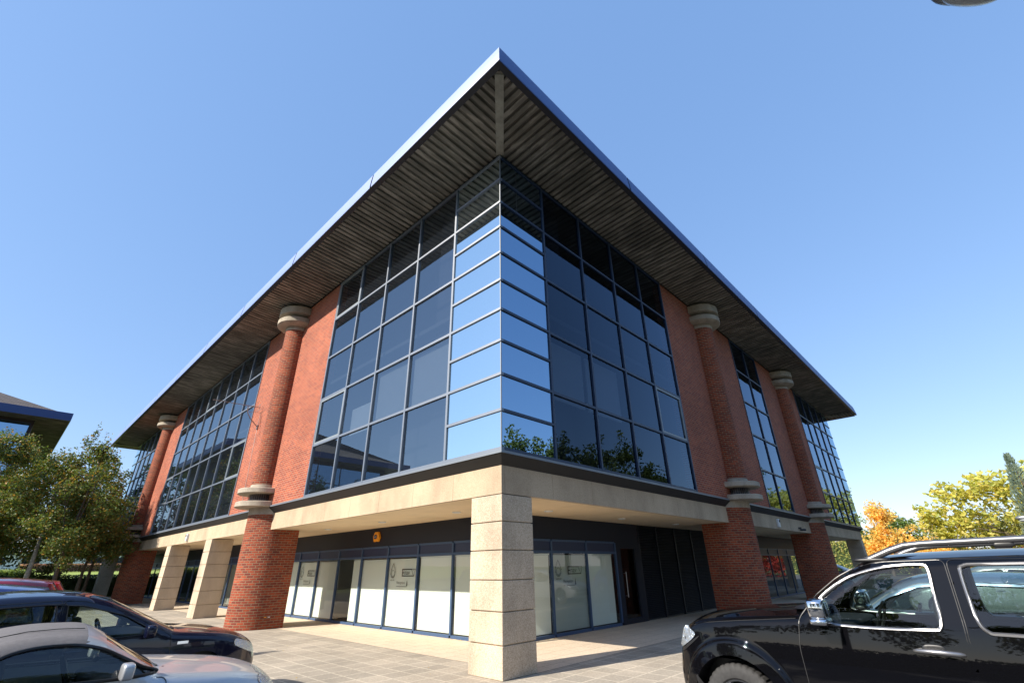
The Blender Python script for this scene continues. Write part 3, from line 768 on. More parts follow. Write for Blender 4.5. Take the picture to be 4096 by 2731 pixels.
def make_car(name, label, W, xf, top, base_z, arches, wins, doors, mats, rr=.10, belt=.9, tum=.22, pf=.20, pr=.14, lf=.75, crown=.055, seams=(), lamps=(), screen=None, rear=None, group=None, detail=1, taillamps=(), flare=0, res=.055, roofmat=None, roofrange=None, tall=0):
    """top: outline (l,z) from the front underside over the roof to the rear underside; xf maps (l,a,z) to world"""
    Ltot = max(p[0] for p in top); g0 = xf(Ltot/2, 0, 0); car = root(name, g0, label, 'car', group)
    T = []
    for a, c in zip(top, top[1:]):
        n = max(1, int(math.hypot(c[0]-a[0], c[1]-a[1])/res))
        for k in range(n): T.append((a[0]+(c[0]-a[0])*k/n, a[1]+(c[1]-a[1])*k/n))
    T.append(top[-1])
    under = []
    for (c, r) in sorted(arches, key=lambda q: -q[0]):
        a1 = math.asin(min(1, max(-1, (base_z-.36)/r)))
        n = 18
        for k in range(n+1):
            t = a1+(math.pi-2*a1)*k/n; under.append((c+r*math.cos(t), .36+r*math.sin(t)))
    outline = T+under
    def hw(l, z, edge=True):
        w = W/2
        if l < lf: w -= pf*(1-l/lf)**2.4
        q = Ltot-l
        if q < lf: w -= pr*(1-q/lf)**2.4
        if z > belt: w -= (z-belt)*tum*min(1, .4+(z-belt)/.15*.6)
        if z < .5: w -= (.5-z)*.10
        w -= .009*((min(z, belt)-.55)/.3)**2
        if flare:
            for c, r in arches:
                d = math.hypot(l-c, z-.36)-r
                if -.05 < d < .16:
                    q_ = min(1, max(0, (.16-d)/.05)); w += flare*q_*q_*(3-2*q_)*(1-.25*max(0, d)/.16)
        if edge:
            d = min(seg_dist(l, z, a, b_) for a, b_ in zip(T, T[1:]) if abs(a[0]-l) < .25 and abs(a[1]-z) < .25) if any(abs(a[0]-l) < .2 and abs(a[1]-z) < .2 for a in T) else 1
            if d < rr: w -= rr*(1-math.sqrt(max(0, 1-(1-d/rr)**2)))
        return w
    # side skin
    pts = [Vector(p) for p in outline]; n0 = len(pts); edges = [(i, (i+1) % n0) for i in range(n0)]
    def addpoly(P, closed=True):
        s = len(pts); pts.extend(Vector(p) for p in P)
        for i in range(len(P)-(0 if closed else 1)): edges.append((s+i, s+(i+1) % len(P)))
    for w_ in wins: addpoly(w_)
    for d in (.003, .010, .022, .038, .058, .082, .105):
        if d < rr*1.05:
            for i in range(1, len(T)-1):
                tx, tz = T[i+1][0]-T[i-1][0], T[i+1][1]-T[i-1][1]; L_ = math.hypot(tx, tz) or 1
                p = (T[i][0]+tz/L_*d, T[i][1]-tx/L_*d)
                if pip(*p, outline) and not any(pip(*p, w_) for w_ in wins): pts.append(Vector(p))
    if flare:
        for c, r in arches:
            for rr_ in (.03, .06, .085, .105, .115, .125, .135, .145, .155, .165, .185):
                for k in range(61):
                    t = -.2+(math.pi+.4)*k/60; p = (c+(r+rr_)*math.cos(t), .36+(r+rr_)*math.sin(t))
                    if pip(*p, outline): pts.append(Vector(p))
    zt = max(p[1] for p in T); l = .03
    while l < Ltot:
        z = base_z+.02
        while z < zt:
            if pip(l, z, outline) and not (flare and any(abs(math.hypot(l-c, z-.36)-r) < .20 for c, r in arches)) and not any(seg_dist(l, z, a, b_) < rr*.98 for a, b_ in zip(T, T[1:]) if abs(a[0]-l) < .2 and abs(a[1]-z) < .2): pts.append(Vector((l+random.uniform(-.002, .002), z)))
            z += res
        l += res
    V, E_, F_, *_r = delaunay_2d_cdt(pts, edges, [], 0, 1e-5)
    keep = []
    for f in F_:
        cx = sum(V[i].x for i in f)/3; cy = sum(V[i].y for i in f)/3
        if pip(cx, cy, outline) and not any(pip(cx, cy, w_) for w_ in wins): keep.append((f, cx, cy))
    H = [hw(v.x, v.y) for v in V]
    groups = {}
    for f, cx, cy in keep:
        k = 'body'
        if roofmat and cx > roofrange[0] and cy > .925: k = 'soft'
        for di, dpoly in enumerate(doors):
            if pip(cx, cy, dpoly): k = 'door%d' % di
        groups.setdefault(k, []).append(f)
    body = MB(); soft = MB()
    doorobj = {}
    for sgn in (1, -1):
        P = [xf(v.x, sgn*h, v.y) for v, h in zip(V, H)]
        for k, fs in groups.items():
            if k == 'body': body.mesh(P, [f if sgn > 0 else f[::-1] for f in fs])
            elif k == 'soft': soft.mesh(P, [f if sgn > 0 else f[::-1] for f in fs])
            elif sgn > 0 or detail > 1:
                m_ = MB(); used = sorted({i for f in fs for i in f}); ix = {a: n for n, a in enumerate(used)}
                m_.mesh([P[i] for i in used], [tuple(ix[i] for i in f) for f in fs]); doorobj[(k, sgn)] = m_.build('door', mats['paint'], car, smooth=40, weld=.0002, uvmode=None)
            else: body.mesh(P, [f[::-1] for f in fs])
    # over-the-top skin
    m = 16; secs = []
    for i, (l, z) in enumerate(T):
        a, c = T[max(0, i-1)], T[min(len(T)-1, i+1)]; tx, tz = c[0]-a[0], c[1]-a[1]; L_ = math.hypot(tx, tz) or 1
        nx, nz = -tz/L_, tx/L_
        e = hw(l, z); cr = crown*min(1, i/3)*min(1, (len(T)-1-i)/3); row = []
        for k in range(m+1):
            t = -1+2*k/m; t2 = math.copysign(abs(t)**.8, t); q = cr*(1-abs(t2)**2.3); row.append(xf(l+nx*q, t2*e, z+nz*q))
        secs.append(row)
    parts = {}
    for i in range(len(T)-1):
        l, z = (T[i][0]+T[i+1][0])/2, (T[i][1]+T[i+1][1])/2; zone = 'body'
        if screen and screen[0] <= l <= screen[1] and z > belt*.9: zone = 'windscreen'
        if rear and rear[0] <= l <= rear[1] and z > belt*.9: zone = 'rear_window'
        if roofrange and roofrange[0] <= l <= roofrange[1] and z > belt: zone = 'soft_top'
        for k in range(m):
            zn = zone
            if zone in ('windscreen', 'rear_window') and (k == 0 or k == m-1): zn = 'body'
            tc = abs(-1+2*(k+.5)/m)
            for (l0, l1, z0, z1, t0, nm) in lamps:
                if l0 <= l <= l1 and z0 <= z <= z1 and tc > t0: zn = nm
            parts.setdefault(zn, []).append((secs[i][k], secs[i][k+1], secs[i+1][k+1], secs[i+1][k]))
    for q in parts.pop('body', []): body.face(q)
    bo = body.build('body', mats['paint'], car, smooth=42, weld=.0006, uvmode=None)
    for zn, qs in parts.items():
        b = soft if zn == 'soft_top' else MB()
        for q in qs: b.face(q)
        mt = {'windscreen': M['g_car'], 'rear_window': M['g_car'], 'headlight': M['lamp_lens'], 'taillight': M['red_lens'], 'grille': M['black_trim'], 'soft_top': roofmat, 'bumper': mats['paint']}[zn]
        b.build(zn, mt, car, smooth=60, weld=.0006, uvmode=None)
    def patch(poly, off, nm, mt, sides=(1, -1), parent=None, edge=True, step=.05):
        o = None; pp = [Vector(p) for p in poly]; nn = len(pp); ee = [(i, (i+1) % nn) for i in range(nn)]
        l0, l1 = min(p[0] for p in poly), max(p[0] for p in poly); z0, z1 = min(p[1] for p in poly), max(p[1] for p in poly)
        x = l0+step/2
        while x < l1:
            z = z0+step/2
            while z < z1:
                if pip(x, z, poly): pp.append(Vector((x, z)))
                z += step
            x += step
        V_, _, F2, *_q = delaunay_2d_cdt(pp, ee, [], 0, 1e-5)
        F2 = [f for f in F2 if pip(sum(V_[i].x for i in f)/3, sum(V_[i].y for i in f)/3, poly)]
        for sgn in sides:
            Pp = [xf(v.x, sgn*(hw(v.x, v.y, edge)+off), v.y) for v in V_]; used = sorted({i for f in F2 for i in f}); ix = {a: n for n, a in enumerate(used)}
            b = MB(); b.mesh([Pp[i] for i in used], [tuple(ix[i] for i in (f if sgn > 0 else f[::-1])) for f in F2]); o = b.build(nm, mt, parent or car, smooth=50, uvmode=None)
        return o
    car['_hw'] = 0
    for i, w_ in enumerate(wins):
        patch(w_, -.012, 'side_window', M['g_car'])
    for pl, nm, mt, off in seams: patch(pl, off, nm, mt)
    for P, w_ in taillamps: patch(P, .006, 'taillight', M['red_lens'])
    # door gaps and window trim as narrow raised ribbons
    for dp in doors:
        q = dp+[dp[0]]
        for sgn in (1, -1):
            b = MB(); b.tube([xf(l, sgn*(hw(l, z)+.0008), z) for l, z in q], .0045, 4, cap=False); b.build('door_gap', M['black_trim'], car)
    if mats.get('trim'):
        for w_ in wins:
            for sgn in (1, -1):
                b = MB(); Q = w_+w_[:2]; b.tube([xf(l, sgn*(hw(l, z)+.002), z) for l, z in Q], mats.get('trimw', .013), 6, cap=False); b.build('window_trim', mats['trim'], car, smooth=60)
    # wheels
    for (c, r) in arches:
        for sgn in (1, -1):
            R_ = mats['wr']; y0 = W/2-.035; tw = mats.get('tw', .22)
            wf = lambda a_, b_, c_, sgn=sgn, c=c: xf(c+b_, sgn*a_, c_)
            prof = [(R_*.62, y0-.012), (R_*.66, y0+.004), (R_*.80, y0+.012), (R_*.93, y0), (R_*.985, y0-.018), (R_, y0-.035), (R_, y0-tw+.03), (R_*.95, y0-tw), (R_*.62, y0-tw)]
            vs = []; fs = []; n = 144
            for j, (pr_, h) in enumerate(prof):
                for i in range(n):
                    q = pr_-(.009 if (j in (4, 5, 6) and i % 4 == 0) else 0); t = 2*math.pi*i/n; vs.append(wf(h, q*math.cos(t), R_+q*math.sin(t)))
            for j in range(len(prof)-1):
                for i in range(n): fs.append((j*n+i, j*n+(i+1) % n, (j+1)*n+(i+1) % n, (j+1)*n+i))
            wm = root('wheel', wf(y0-tw/2, 0, R_), None, None); del wm['_w']
            wm.parent = car; wm.location = Vector(wf(y0-tw/2, 0, R_))-Vector(g0); wm['_w'] = tuple(wf(y0-tw/2, 0, R_))
            b = MB(); b.mesh(vs, fs); b.build('tyre', M['rubber'], wm, smooth=30, uvmode=None)
            b = MB(); pr2 = [(R_*.62, y0-.01), (R_*.58, y0-.02), (R_*.55, y0-.09), (R_*.25, y0-.10), (0, y0-.10)]
            vs = []; fs = []
            for pr_, h in pr2:
                for i in range(32): t = 2*math.pi*i/32; vs.append(wf(h, pr_*math.cos(t), R_+pr_*math.sin(t)))
            for j in range(len(pr2)-1):
                for i in range(32): fs.append((j*32+i, j*32+(i+1) % 32, (j+1)*32+(i+1) % 32, (j+1)*32+i))
            b.mesh(vs[:96], [f for f in fs if max(f) < 96])
            for s_ in range(6):
                t = s_*math.pi/3; w2 = .10
                b.mesh([wf(y0-.03, R_*.12*math.cos(t-1.0), R_+R_*.12*math.sin(t-1.0)), wf(y0-.03, R_*.12*math.cos(t+1.0), R_+R_*.12*math.sin(t+1.0)), wf(y0-.022, R_*.60*math.cos(t+w2), R_+R_*.60*math.sin(t+w2)), wf(y0-.022, R_*.60*math.cos(t-w2), R_+R_*.60*math.sin(t-w2))], [(0, 1, 2, 3)])
            b.build('rim', M['alloy'], wm, uvmode=None)
            b = MB(); ain = W/2-.30
            prev = None
            for k in range(21):
                t = -.2+(math.pi+.4)*k/20; p = (c+(r+.0)*math.cos(t), .36+(r+.0)*math.sin(t))
                cur = (xf(p[0], sgn*(hw(p[0], max(p[1], base_z))-.006), p[1]), xf(p[0], sgn*ain, p[1]))
                if prev: b.face([prev[0], cur[0], cur[1], prev[1]])
                prev = cur
            b.build('wheel_arch', M['black_trim'], car, uvmode=None)
    b = MB(); b.box((.15, -W/2+.15, base_z+.02), (Ltot-.15, W/2-.15, base_z+.10), xf)
    for c, r in arches: b.box((c-r, -W/2+.28, base_z+.1), (c+r, W/2-.28, .75), xf)
    b.build('underbody', M['black_trim'], car, uvmode=None)
    return car, hw, patch

def interior(car, xf, W, ls, zs, dash, right=True, rowz=0, hr=True):
    """ls: seat positions; zs: seat height"""
    b = MB()
    for l in ls:
        for a in (-W*.21, W*.21):
            s = MB(); s.rbox((l, a, zs), (.25, .23, .10), .4, 8, fn=xf)
            s.rbox((l+.27, a, zs+.32), (.08, .22, .34), .4, 8, fn=xf)
            if hr: s.rbox((l+.31, a, zs+.74), (.05, .12, .09), .5, 8, fn=xf)
            s.build('seat', M['cabin'] if l > ls[0]+.01 or True else M['cabin2'], car, smooth=50, uvmode=None)
    b = MB(); b.rbox((dash, 0, zs+.30), (.22, W/2-.16, .14), .3, 10, fn=xf); b.build('dashboard', M['cabin'], car, smooth=50, uvmode=None)
    b = MB(); sw = (dash+.30, (-W*.2 if right else W*.2), zs+.40)
    ring_ = []
    for k in range(25):
        t = 2*math.pi*k/24; ring_.append(xf(sw[0]+.07*math.sin(t), sw[1]+.18*math.cos(t), sw[2]+.17*math.sin(t)))
    b.tube(ring_, .016, 6, cap=False); b.tube([xf(sw[0], sw[1], sw[2]), xf(dash+.1, sw[1], sw[2]-.06)], .025, 6); b.build('steering_wheel', M['black_trim'], car, smooth=50, uvmode=None)
    b = MB(); b.box((dash-.2, -W/2+.14, zs-.2), (ls[-1]+.8, W/2-.14, zs-.12), xf); b.build('cabin_floor', M['cabin'], car, uvmode=None)

# --- black sports utility, heading +y, nose at y=-3.36
SUVW = 1.86; sx = -0.60+SUVW/2
XF = lambda l, a, z: (sx-a, -3.36-l, z)
top = smooth_poly([(.16, .27), (.03, .40), (.0, .58), (.03, .76), (.06, .86), (.13, .98), (.22, 1.075), (.40, 1.135), (.75, 1.175), (1.15, 1.205), (1.42, 1.222)], 4)[:-1]+smooth_poly([(1.42, 1.222), (1.60, 1.365), (1.85, 1.535), (2.02, 1.635)], 3)[:-1]+smooth_poly([(2.02, 1.635), (2.16, 1.690), (2.5, 1.718), (3.2, 1.735), (3.9, 1.728), (4.35, 1.69), (4.52, 1.62)], 4)[:-1]+smooth_poly([(4.52, 1.62), (4.66, 1.2), (4.70, .9), (4.74, .62), (4.70, .40), (4.6, .30)], 4)
w1 = smooth_poly([(1.60, 1.175), (1.585, 1.25), (1.66, 1.372), (1.80, 1.478), (1.97, 1.570), (2.17, 1.632), (2.36, 1.660), (2.54, 1.665), (2.585, 1.63), (2.57, 1.45), (2.555, 1.25), (2.53, 1.175), (2.46, 1.157), (2.0, 1.15)], 4, True)
w2 = smooth_poly([(2.80, 1.60), (2.835, 1.655), (2.95, 1.665), (3.45, 1.665), (3.60, 1.63), (3.62, 1.45), (3.55, 1.20), (3.48, 1.155), (2.95, 1.155), (2.83, 1.17), (2.79, 1.28)], 4, True)
w3 = round_poly([(3.80, 1.66), (4.38, 1.62), (4.46, 1.25), (3.78, 1.20)], .07)
d1 = round_poly([(1.435, 1.20), (1.62, 1.40), (1.85, 1.565), (2.02, 1.650), (2.25, 1.695), (2.715, 1.705), (2.69, 1.2), (2.60, .42), (1.52, .40), (1.40, .62), (1.39, .95)], .05, 4)
d2 = round_poly([(2.73, 1.705), (3.70, 1.70), (3.70, 1.1), (3.50, .80), (3.32, .62), (3.20, .42), (2.615, .42), (2.705, 1.2)], .05, 4)
suv, shw, spatch = make_car('black_utility_car', 'large glossy black four by four with silver roof rails at the right edge', SUVW, XF, top, .34, [(.70, .47), (3.52, .47)], [w1, w2, w3], [d1, d2],
    dict(paint=M['paint_black'], wr=.375, tw=.25, trim=M['satin'], trimw=.016), rr=.085, belt=1.12, tum=.20, pf=.18, lf=.62, crown=.06, screen=(1.43, 2.02), rear=(4.53, 4.66),
    lamps=[(0, .32, .80, 1.06, .70, 'headlight'), (0, .13, .62, 1.0, -1, 'grille')], detail=2, flare=.045, res=.05)
interior(suv, XF, SUVW, [2.3, 3.25], .72, 1.62, right=True)
spatch(smooth_poly([(.05, .835), (.10, .96), (.17, 1.06), (.25, 1.035), (.31, .985), (.20, .90)], 3, True), .010, 'headlight', M['lamp_lens'])
spatch(smooth_poly([(.10, .83), (.33, .965), (.34, .955), (.12, .81)], 2, True), .008, 'lamp_trim', M['black_trim'])
spatch([(.345, .33), (.37, .50), (.30, .60), (.29, .62), (.27, .60), (.29, .50)], .004, 'bumper_gap', M['black_trim'])
# bonnet shut line
for sg in (1, -1):
    b = MB(); Q = [(.30, 1.075), (.5, 1.115), (.8, 1.145), (1.1, 1.17), (1.40, 1.195)]; b.tube([XF(l, sg*(shw(l, z)+.001), z) for l, z in Q], .005, 4)
    b.build('bonnet_gap', M['black_trim'], suv)
for sg in (1, -1):
    b = MB(); c = (1.66, sg*(SUVW/2+.10), 1.275)
    b.rbox((1.67, sg*(SUVW/2+.115), 1.30), (.075, .125, .085), .38, 12, fn=XF); mo = b.build('mirror', M['chrome'], suv, smooth=60, uvmode=None)
    b = MB(); b.rbox((1.67, sg*(SUVW/2+.115), 1.195), (.080, .130, .030), .4, 10, fn=XF); b.build('mirror_base', M['chrome'], mo, smooth=60, uvmode=None)
    b = MB(); b.rbox((1.66, sg*(SUVW/2+.00), 1.19), (.07, .06, .035), .5, 8, fn=XF); b.build('mirror_arm', M['black_trim'], mo, smooth=60, uvmode=None)
    for l0 in (2.30, 3.28):
        a = sg*(shw(l0, 1.0)+.032)
        b = MB(); b.tube([XF(l0, sg*(shw(l0, 1.0)), 1.0), XF(l0+.03, a, 1.005), XF(l0+.17, a+sg*.004, 1.004), XF(l0+.30, a, 1.0), XF(l0+.33, sg*shw(l0, 1.0), .995)], [.012, .018, .021, .018, .012], 8); ho = b.build('door_handle', M['satin'], suv, smooth=50, uvmode=None)
        b = MB(); b.rbox((l0+.14, sg*(shw(l0, 1.0)-.004), 1.012), (.085, .008, .045), .7, 8, fn=XF); b.build('handle_recess', M['black_trim'], ho, smooth=60, uvmode=None)
    # roof rails
    b = MB(); ar = sg*.62; pts = [XF(2.06, ar*1.02, 1.70), XF(2.16, ar*1.01, 1.725), XF(2.32, ar, 1.79), XF(2.45, ar, 1.832), XF(2.60, ar, 1.845), XF(3.3, ar, 1.858), XF(4.0, ar, 1.855), XF(4.2, ar, 1.83), XF(4.4, ar, 1.74)]
    b.tube(pts, [.022, .030, .032, .030, .028, .028, .028, .030, .028], 12); rl_ = b.build('roof_rail', M['rail'], suv, smooth=60, uvmode=None)
    b = MB(); b.rbox((3.15, ar, 1.815), (.07, .015, .022), .5, 8, fn=XF); b.build('rail_foot', M['black_trim'], rl_, smooth=50, uvmode=None)
    b = MB(); b.rbox((2.16, ar*1.01, 1.712), (.16, .04, .02), .6, 8, fn=XF); b.build('rail_foot', M['black_trim'], rl_, smooth=50, uvmode=None)
b = MB(); b.tube([XF(1.46, .3, 1.285), XF(1.44, -.5, 1.285)], .012, 6); b.tube([XF(1.44, .55, 1.29), XF(1.47, .2, 1.31), XF(1.62, -.1, 1.43)], .010, 6); b.rbox((1.40, 0, 1.268), (.07, .70, .018), .5, 8, fn=XF); b.build('wiper', M['black_trim'], suv, smooth=40, uvmode=None)

# --- silver convertible, heading +x, nose at x=-3.80
SW = 1.64; sy = -.68+SW/2
XS = lambda l, a, z: (-3.80-l, sy-a, z)
top = smooth_poly([(.14, .22), (.03, .34), (.0, .46), (.03, .58), (.12, .67), (.26, .745), (.50, .805), (.85, .850), (1.12, .880), (1.22, .890)], 4)[:-1]+smooth_poly([(1.22, .890), (1.36, .975), (1.53, 1.08), (1.70, 1.185)], 3)[:-1]+smooth_poly([(1.70, 1.185), (1.80, 1.228), (1.95, 1.240), (2.15, 1.243), (2.35, 1.222), (2.55, 1.17), (2.75, 1.08), (2.95, .99)], 4)[:-1]+smooth_poly([(2.95, .99), (3.3, .955), (3.65, .93), (3.85, .86), (3.92, .70), (3.93, .5), (3.85, .30)], 4)
ws = smooth_poly([(1.24, .905), (1.36, .955), (1.53, 1.045), (1.68, 1.118), (1.84, 1.163), (2.0, 1.175), (2.15, 1.170), (2.30, 1.135), (2.42, 1.05), (2.49, .935), (2.40, .915), (1.9, .905), (1.5, .895)], 4, True)
ds = round_poly([(1.16, .86), (2.42, .90), (2.44, .60), (2.36, .34), (1.22, .30), (1.14, .5)], .06)
sil, chw, cpatch = make_car('silver_convertible', 'silver two seat convertible with grey fabric roof at the bottom left corner', SW, XS, top, .24, [(.72, .33), (3.12, .33)], [ws], [ds],
    dict(paint=M['paint_silver'], wr=.30, tw=.2, trim=M['black_trim'], trimw=.014), rr=.12, belt=.90, tum=.34, pf=.26, lf=.85, crown=.055, screen=(1.26, 1.66), rear=(2.6, 2.9), lamps=[(0, .30, .60, .78, .55, 'headlight')],
    roofmat=M['softtop'], roofrange=(1.80, 2.93), res=.05, detail=2)
cpatch(smooth_poly([(.30, .752), (.20, .715), (.10, .640), (.04, .56), (.12, .575), (.22, .64), (.31, .70)], 3, True), .008, 'headlight', M['lamp_lens'], step=.03)
interior(sil, XS, SW, [2.05], .42, 1.45, right=True)
for sg in (1, -1):
    b = MB(); b.rbox((1.50, sg*(SW/2+.085), .955), (.045, .085, .062), .42, 12, fn=XS); mo = b.build('mirror', M['paint_silver'], sil, smooth=60, uvmode=None)
    b = MB(); b.tube([XS(1.48, sg*(SW/2-.06), .885), XS(1.49, sg*(SW/2+.04), .92)], [.03, .022], 8); b.build('mirror_arm', M['black_trim'], mo, smooth=60, uvmode=None)
b = MB(); b.rbox((1.20, .25, .902), (.10, .30, .014), .6, 8, fn=XS); b.tube([XS(1.22, .15, .92), XS(1.30, -.3, .965), XS(1.36, -.5, 1.0)], .009, 6); b.tube([XS(1.20, .50, .92), XS(1.30, .05, .975)], .009, 6); b.build('wiper', M['black_trim'], sil, smooth=50, uvmode=None)
b = MB(); b.rbox((1.66, 0, 1.115), (.02, .11, .03), .5, 8, fn=XS); b.build('rear_view_mirror', M['black_trim'], sil, smooth=50, uvmode=None)
b = MB()
for sg in (1, -1): b.tube([XS(l, sg*(chw(l, z)*.74), z+.035) for l, z in [(1.82, 1.235), (2.0, 1.245), (2.2, 1.240), (2.45, 1.20), (2.8, 1.07)]], .004, 4)
b.build('roof_seam', M['black_trim'], sil)

# --- generic hatchback maker
def hatch(name, label, x0, y0, W, paint, hs=1.0, group=None, rev=False, L=4.2, h=1.47, screen_l=1.15, roof_l=2.05, hood=.98, hx=None, trim=None, detail=1, res=.07, wr=.31):
    cy = y0+W/2
    if hx: xf = hx
    elif rev: xf = lambda l, a, z: (x0-L+l, cy-a, z)
    else: xf = lambda l, a, z: (x0-l, cy-a, z)
    b0 = hood
    top = smooth_poly([(.14, .24), (.02, .38), (.0, .52), (.05, .66), (.13, .76), (.30, b0-.14), (.60, b0-.06), (screen_l-.1, b0+.0), (screen_l, b0+.02)], 3)[:-1]+smooth_poly([(screen_l, b0+.02), (screen_l+(roof_l-screen_l)*.35, b0+(h-b0)*.42), (screen_l+(roof_l-screen_l)*.72, b0+(h-b0)*.80)], 3)[:-1]+smooth_poly([(screen_l+(roof_l-screen_l)*.72, b0+(h-b0)*.80), (roof_l, h-.025), (roof_l+.4, h), (L-1.1, h-.01), (L-.55, h-.07)], 4)[:-1]+smooth_poly([(L-.55, h-.07), (L-.22, b0+.03), (L-.10, b0-.08), (L-.03, .62), (L-.02, .42), (L-.12, .28)], 3)
    s0, r0 = screen_l+.12, roof_l; wz0, wz1 = b0-.01, h-.10
    wf = round_poly([(s0+.06, wz0+.02), (s0+(r0-s0)*.5, wz0+(wz1-wz0)*.60), (r0-.02, wz1-.03), (r0+.35, wz1), (2.42*L/4.2, wz1), (2.36*L/4.2, wz0)], .04, 3)
    wr_ = round_poly([(2.52*L/4.2, wz1), (L-1.1, wz1-.02), (L-.72, wz1-.10), (L-.60, wz0+.05), (2.46*L/4.2, wz0)], .05, 3)
    df = round_poly([(screen_l+.02, b0-.03), (s0+(r0-s0)*.5, wz0+(wz1-wz0)*.60+.05), (r0-.02, wz1+.02), (2.46*L/4.2, wz1+.04), (2.41*L/4.2, .8), (2.38*L/4.2, .34), (screen_l+.15, .34), (screen_l-.02, .6)], .04, 3)
    dr_ = round_poly([(2.48*L/4.2, wz1+.04), (L-1.1, wz1+.02), (L-.95, .9), (L-1.2, .55), (L-1.4, .34), (2.40*L/4.2, .34), (2.43*L/4.2, .8)], .04, 3)
    car, hwf, patch = make_car(name, label, W, xf, top, .26, [(.82, .36), (L-.80, .36)], [wf, wr_], [df, dr_], dict(paint=paint, wr=wr, tw=.2, trim=trim or M['black_trim'], trimw=.008),
        rr=.10, belt=b0-.04, tum=.26, pf=.22, lf=.7, crown=.05, screen=(screen_l+.02, roof_l-.05), rear=(L-.50, L-.24), lamps=[(0, .30, .60, .84, .58, 'headlight'), (0, .06, .40, .62, -1, 'grille')], group=group, res=res, detail=detail)
    interior(car, xf, W, [2.0*L/4.2, 2.85*L/4.2], .55, screen_l+.35)
    patch(smooth_poly([(.40, b0-.155), (.30, b0-.17), (.12, .735), (.05, .62), (.14, .63), (.26, .68), (.40, b0-.22)], 3, True), .008, 'headlight', M['lamp_lens'], step=.04)
    patch(round_poly([(L-.20, b0-.02), (L-.10, b0-.10), (L-.05, .70), (L-.16, .70), (L-.26, b0-.06)], .03, 2), .008, 'taillight', M['red_lens'], step=.04)
    for sg in (1, -1):
        b = MB(); b.rbox((screen_l+.30, sg*(W/2+.085), b0+.045), (.06, .10, .075), .42, 10, fn=xf); mo = b.build('mirror', paint, car, smooth=60, uvmode=None)
        b = MB(); b.tube([xf(screen_l+.28, sg*(W/2-.05), b0-.02), xf(screen_l+.29, sg*(W/2+.05), b0+.01)], .025, 6); b.build('mirror_arm', M['black_trim'], mo, uvmode=None)
        for l0 in (2.1*L/4.2, 2.95*L/4.2):
            b = MB(); a = sg*(hwf(l0, .86)+.022); b.tube([xf(l0, sg*hwf(l0, .86), .86), xf(l0+.03, a, .862), xf(l0+.17, a, .862), xf(l0+.20, sg*hwf(l0, .86), .86)], .012, 6); b.build('door_handle', paint, car, smooth=50, uvmode=None)
    b = MB(); b.rbox((screen_l-.02, 0, b0+.035), (.06, W*.36, .014), .6, 8, fn=xf); b.tube([xf(screen_l, .4, b0+.05), xf(screen_l+.06, 0, b0+.09), xf(screen_l+.12, -.35, b0+.13)], .008, 5); b.build('wiper', M['black_trim'], car, smooth=50, uvmode=None)
    return car, hwf, patch, xf
dark, dhw, dpatch, dxf = hatch('dark_hatchback', 'dark navy hatchback parked between the silver convertible and the brick column', -3.12, 2.0, 1.76, M['paint_navy'], L=4.21, h=1.475, screen_l=1.22, roof_l=2.28, hood=.97, detail=2, res=.055)
dpatch([(1.02, .83), (1.15, .83), (1.15, .862), (1.02, .862)], .006, 'badge', M['chrome'], sides=(1,))
hatch('blue_hatchback', 'deep blue hatchback of which the roof shows behind the dark navy hatchback', -5.02, 4.75, 1.70, M['paint_blue'], h=1.54, L=3.95, roof_l=2.15, screen_l=1.1, hood=1.0, rev=True)
hatch('red_car', 'dark red car whose roof shows just above the deep blue hatchback', -4.78, 7.55, 1.72, M['paint_dred'], h=1.62, L=4.3, roof_l=2.3, hood=1.04, rev=True)
hatch('red_hatchback', 'bright red hatchback parked with its tail towards the building, farthest right of the car row', -4.45, 10.2, 1.66, M['paint_red'], h=1.59, L=3.75, rev=True, hood=1.06, screen_l=1.0, roof_l=1.9)
hatch('dark_estate', 'dark car roof peeping above the dark red car', -5.35, 13.2, 1.75, M['paint_navy'], h=1.65, L=4.3, rev=True, hood=1.05)
# cars on the other side of the black one, and by the far end
cy0 = 3.15
hatch('pale_blue_car', 'pale blue car seen through the windows of the black four by four', 0, 0, 1.72, M['paint_paleblue'], L=4.2, h=1.50, hx=lambda l, a, z: (cy0-a, -3.5-l, z), hood=1.0, detail=1)
hatch('far_silver_car', 'small silver car beyond the far stone pier of the arcade', 0, 0, 1.70, M['paint_silver'], L=4.2, h=1.46, hx=lambda l, a, z: (41-a, 1.2+l, z))
hatch('far_blue_car', 'blue car mirrored in the shaded shop glass near the second brick column', 0, 0, 1.74, M['paint_blue'], L=4.3, h=1.48, hx=lambda l, a, z: (24.5-a, -5.0-l, z))
hatch('mirrored_silver_car', 'silver car reflected in the glass door on the shaded side', 0, 0, 1.74, M['paint_silver'], L=4.3, h=1.5, hx=lambda l, a, z: (15.2-a, -3.9-l, z))

